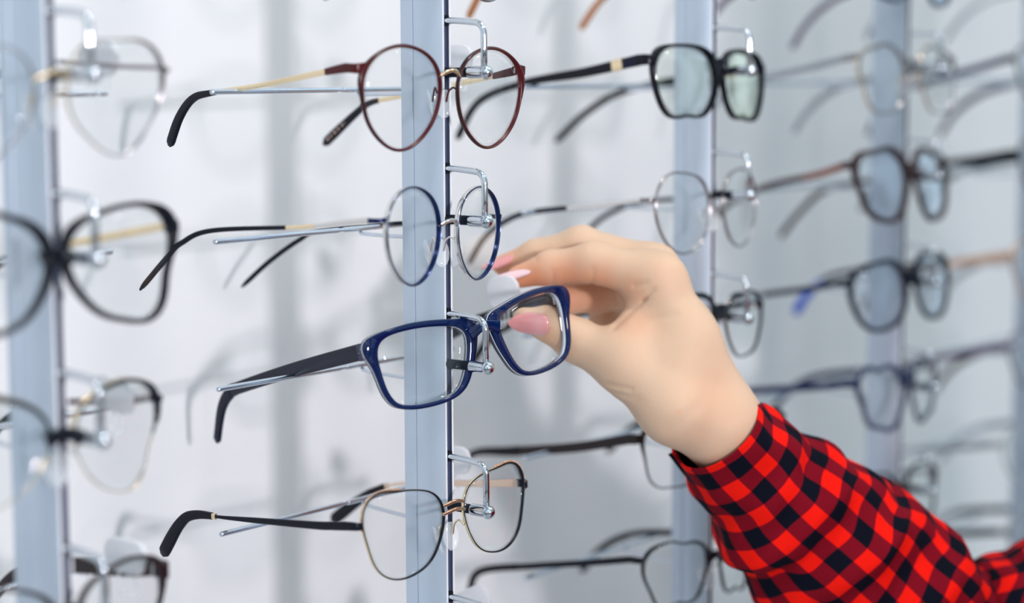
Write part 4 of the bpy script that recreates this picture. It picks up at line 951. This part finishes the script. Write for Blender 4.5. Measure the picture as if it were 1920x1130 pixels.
# ------------------------------------------------------------------ light, world, camera
def area(name, loc, target, size, power, color=(1, 1, 1), size_y=None):
    l = bpy.data.lights.new(name, 'AREA'); l.energy = power; l.color = color
    l.shape = 'RECTANGLE'; l.size = size; l.size_y = size_y or size
    o = bpy.data.objects.new(name, l); COL.objects.link(o); o.location = loc
    d = Vector(target) - Vector(loc); o.rotation_euler = d.to_track_quat('-Z', 'Y').to_euler(); return o
WSTR = 0.80
area('window_light', (-0.58, -1.35, EYE + 0.07), (0.1, 0, EYE - 0.15), 0.10, 13, (1.0, 0.93, 0.97))
area('ceiling_spot', (0.12, -0.42, EYE + 1.12), (0.12, -0.05, EYE), 0.12, 5.5, (1.0, 0.96, 0.90))
area('ceiling_spot', (0.9, -0.9, EYE + 1.12), (0.9, 0, EYE), 0.14, 3, (1.0, 0.97, 0.92))
area('ceiling_spot', (-1.1, -0.8, EYE + 1.12), (-0.2, 0, EYE), 0.14, 2.5, (1.0, 0.98, 0.95))

w = bpy.data.worlds.new('room light'); bpy.context.scene.world = w; w.use_nodes = True
nt = w.node_tree; bg = nt.nodes['Background']
tc = nt.nodes.new('ShaderNodeTexCoord'); sp = nt.nodes.new('ShaderNodeSeparateXYZ'); nt.links.new(tc.outputs['Generated'], sp.inputs[0])
cr = nt.nodes.new('ShaderNodeValToRGB'); mr = nt.nodes.new('ShaderNodeMapRange'); mr.inputs['From Min'].default_value = -1
nt.links.new(sp.outputs['Z'], mr.inputs['Value']); nt.links.new(mr.outputs[0], cr.inputs[0])
e = cr.color_ramp.elements; e[0].position = 0.30; e[0].color = (0.31, 0.335, 0.35, 1); e[1].position = 0.80; e[1].color = (0.86, 1.05, 1.16, 1)
x = e.new(0.47); x.color = (0.34, 0.395, 0.43, 1); x = e.new(0.55); x.color = (0.72, 0.87, 0.96, 1)
vo = nt.nodes.new('ShaderNodeTexNoise'); vo.inputs['Scale'].default_value = 5.0; vo.inputs['Detail'].default_value = 1.0
nt.links.new(tc.outputs['Generated'], vo.inputs['Vector'])
c2 = nt.nodes.new('ShaderNodeMapRange'); c2.inputs['From Min'].default_value = 0.44; c2.inputs['From Max'].default_value = 0.53
c2.inputs['To Min'].default_value = 0.14; c2.inputs['To Max'].default_value = 1.55
nt.links.new(vo.outputs['Fac'], c2.inputs['Value'])
mu = nt.nodes.new('ShaderNodeVectorMath'); mu.operation = 'SCALE'; nt.links.new(cr.outputs[0], mu.inputs[0]); nt.links.new(c2.outputs[0], mu.inputs['Scale'])
nt.links.new(mu.outputs[0], bg.inputs['Color']); bg.inputs['Strength'].default_value = WSTR

sc = bpy.context.scene
cam = bpy.data.cameras.new('camera'); co = bpy.data.objects.new('camera', cam); COL.objects.link(co); sc.camera = co
cam.sensor_width = 36; cam.lens = 3700 / 1920 * 36; cam.clip_start = 0.02; cam.clip_end = 50
co.location = (-0.73971, -0.63250, EYE - 0.02372)
pi_, ya_, ro_ = 0.117157, 0.895746, -0.003735
Dv = Vector((math.sin(ya_) * math.cos(pi_), math.cos(ya_) * math.cos(pi_), -math.sin(pi_)))
Rv = Vector((math.cos(ya_), -math.sin(ya_), 0)); Uv = Rv.cross(Dv)
R2 = Rv * math.cos(ro_) + Uv * math.sin(ro_); U2 = -Rv * math.sin(ro_) + Uv * math.cos(ro_)
mm = Matrix((R2, U2, -Dv)).transposed().to_4x4(); co.rotation_euler = mm.to_euler()
cam.dof.use_dof = True; cam.dof.focus_distance = 0.985; cam.dof.aperture_fstop = 69.375 / 21.5; cam.dof.aperture_blades = 0
sc.view_settings.view_transform = 'Standard'; sc.view_settings.look = 'None'; sc.view_settings.exposure = 0.0; sc.view_settings.gamma = 1.0
sc.view_settings.use_curve_mapping = False
sc.cycles.transparent_max_bounces = 40; sc.cycles.max_bounces = 8
sc.cycles.use_denoising = True
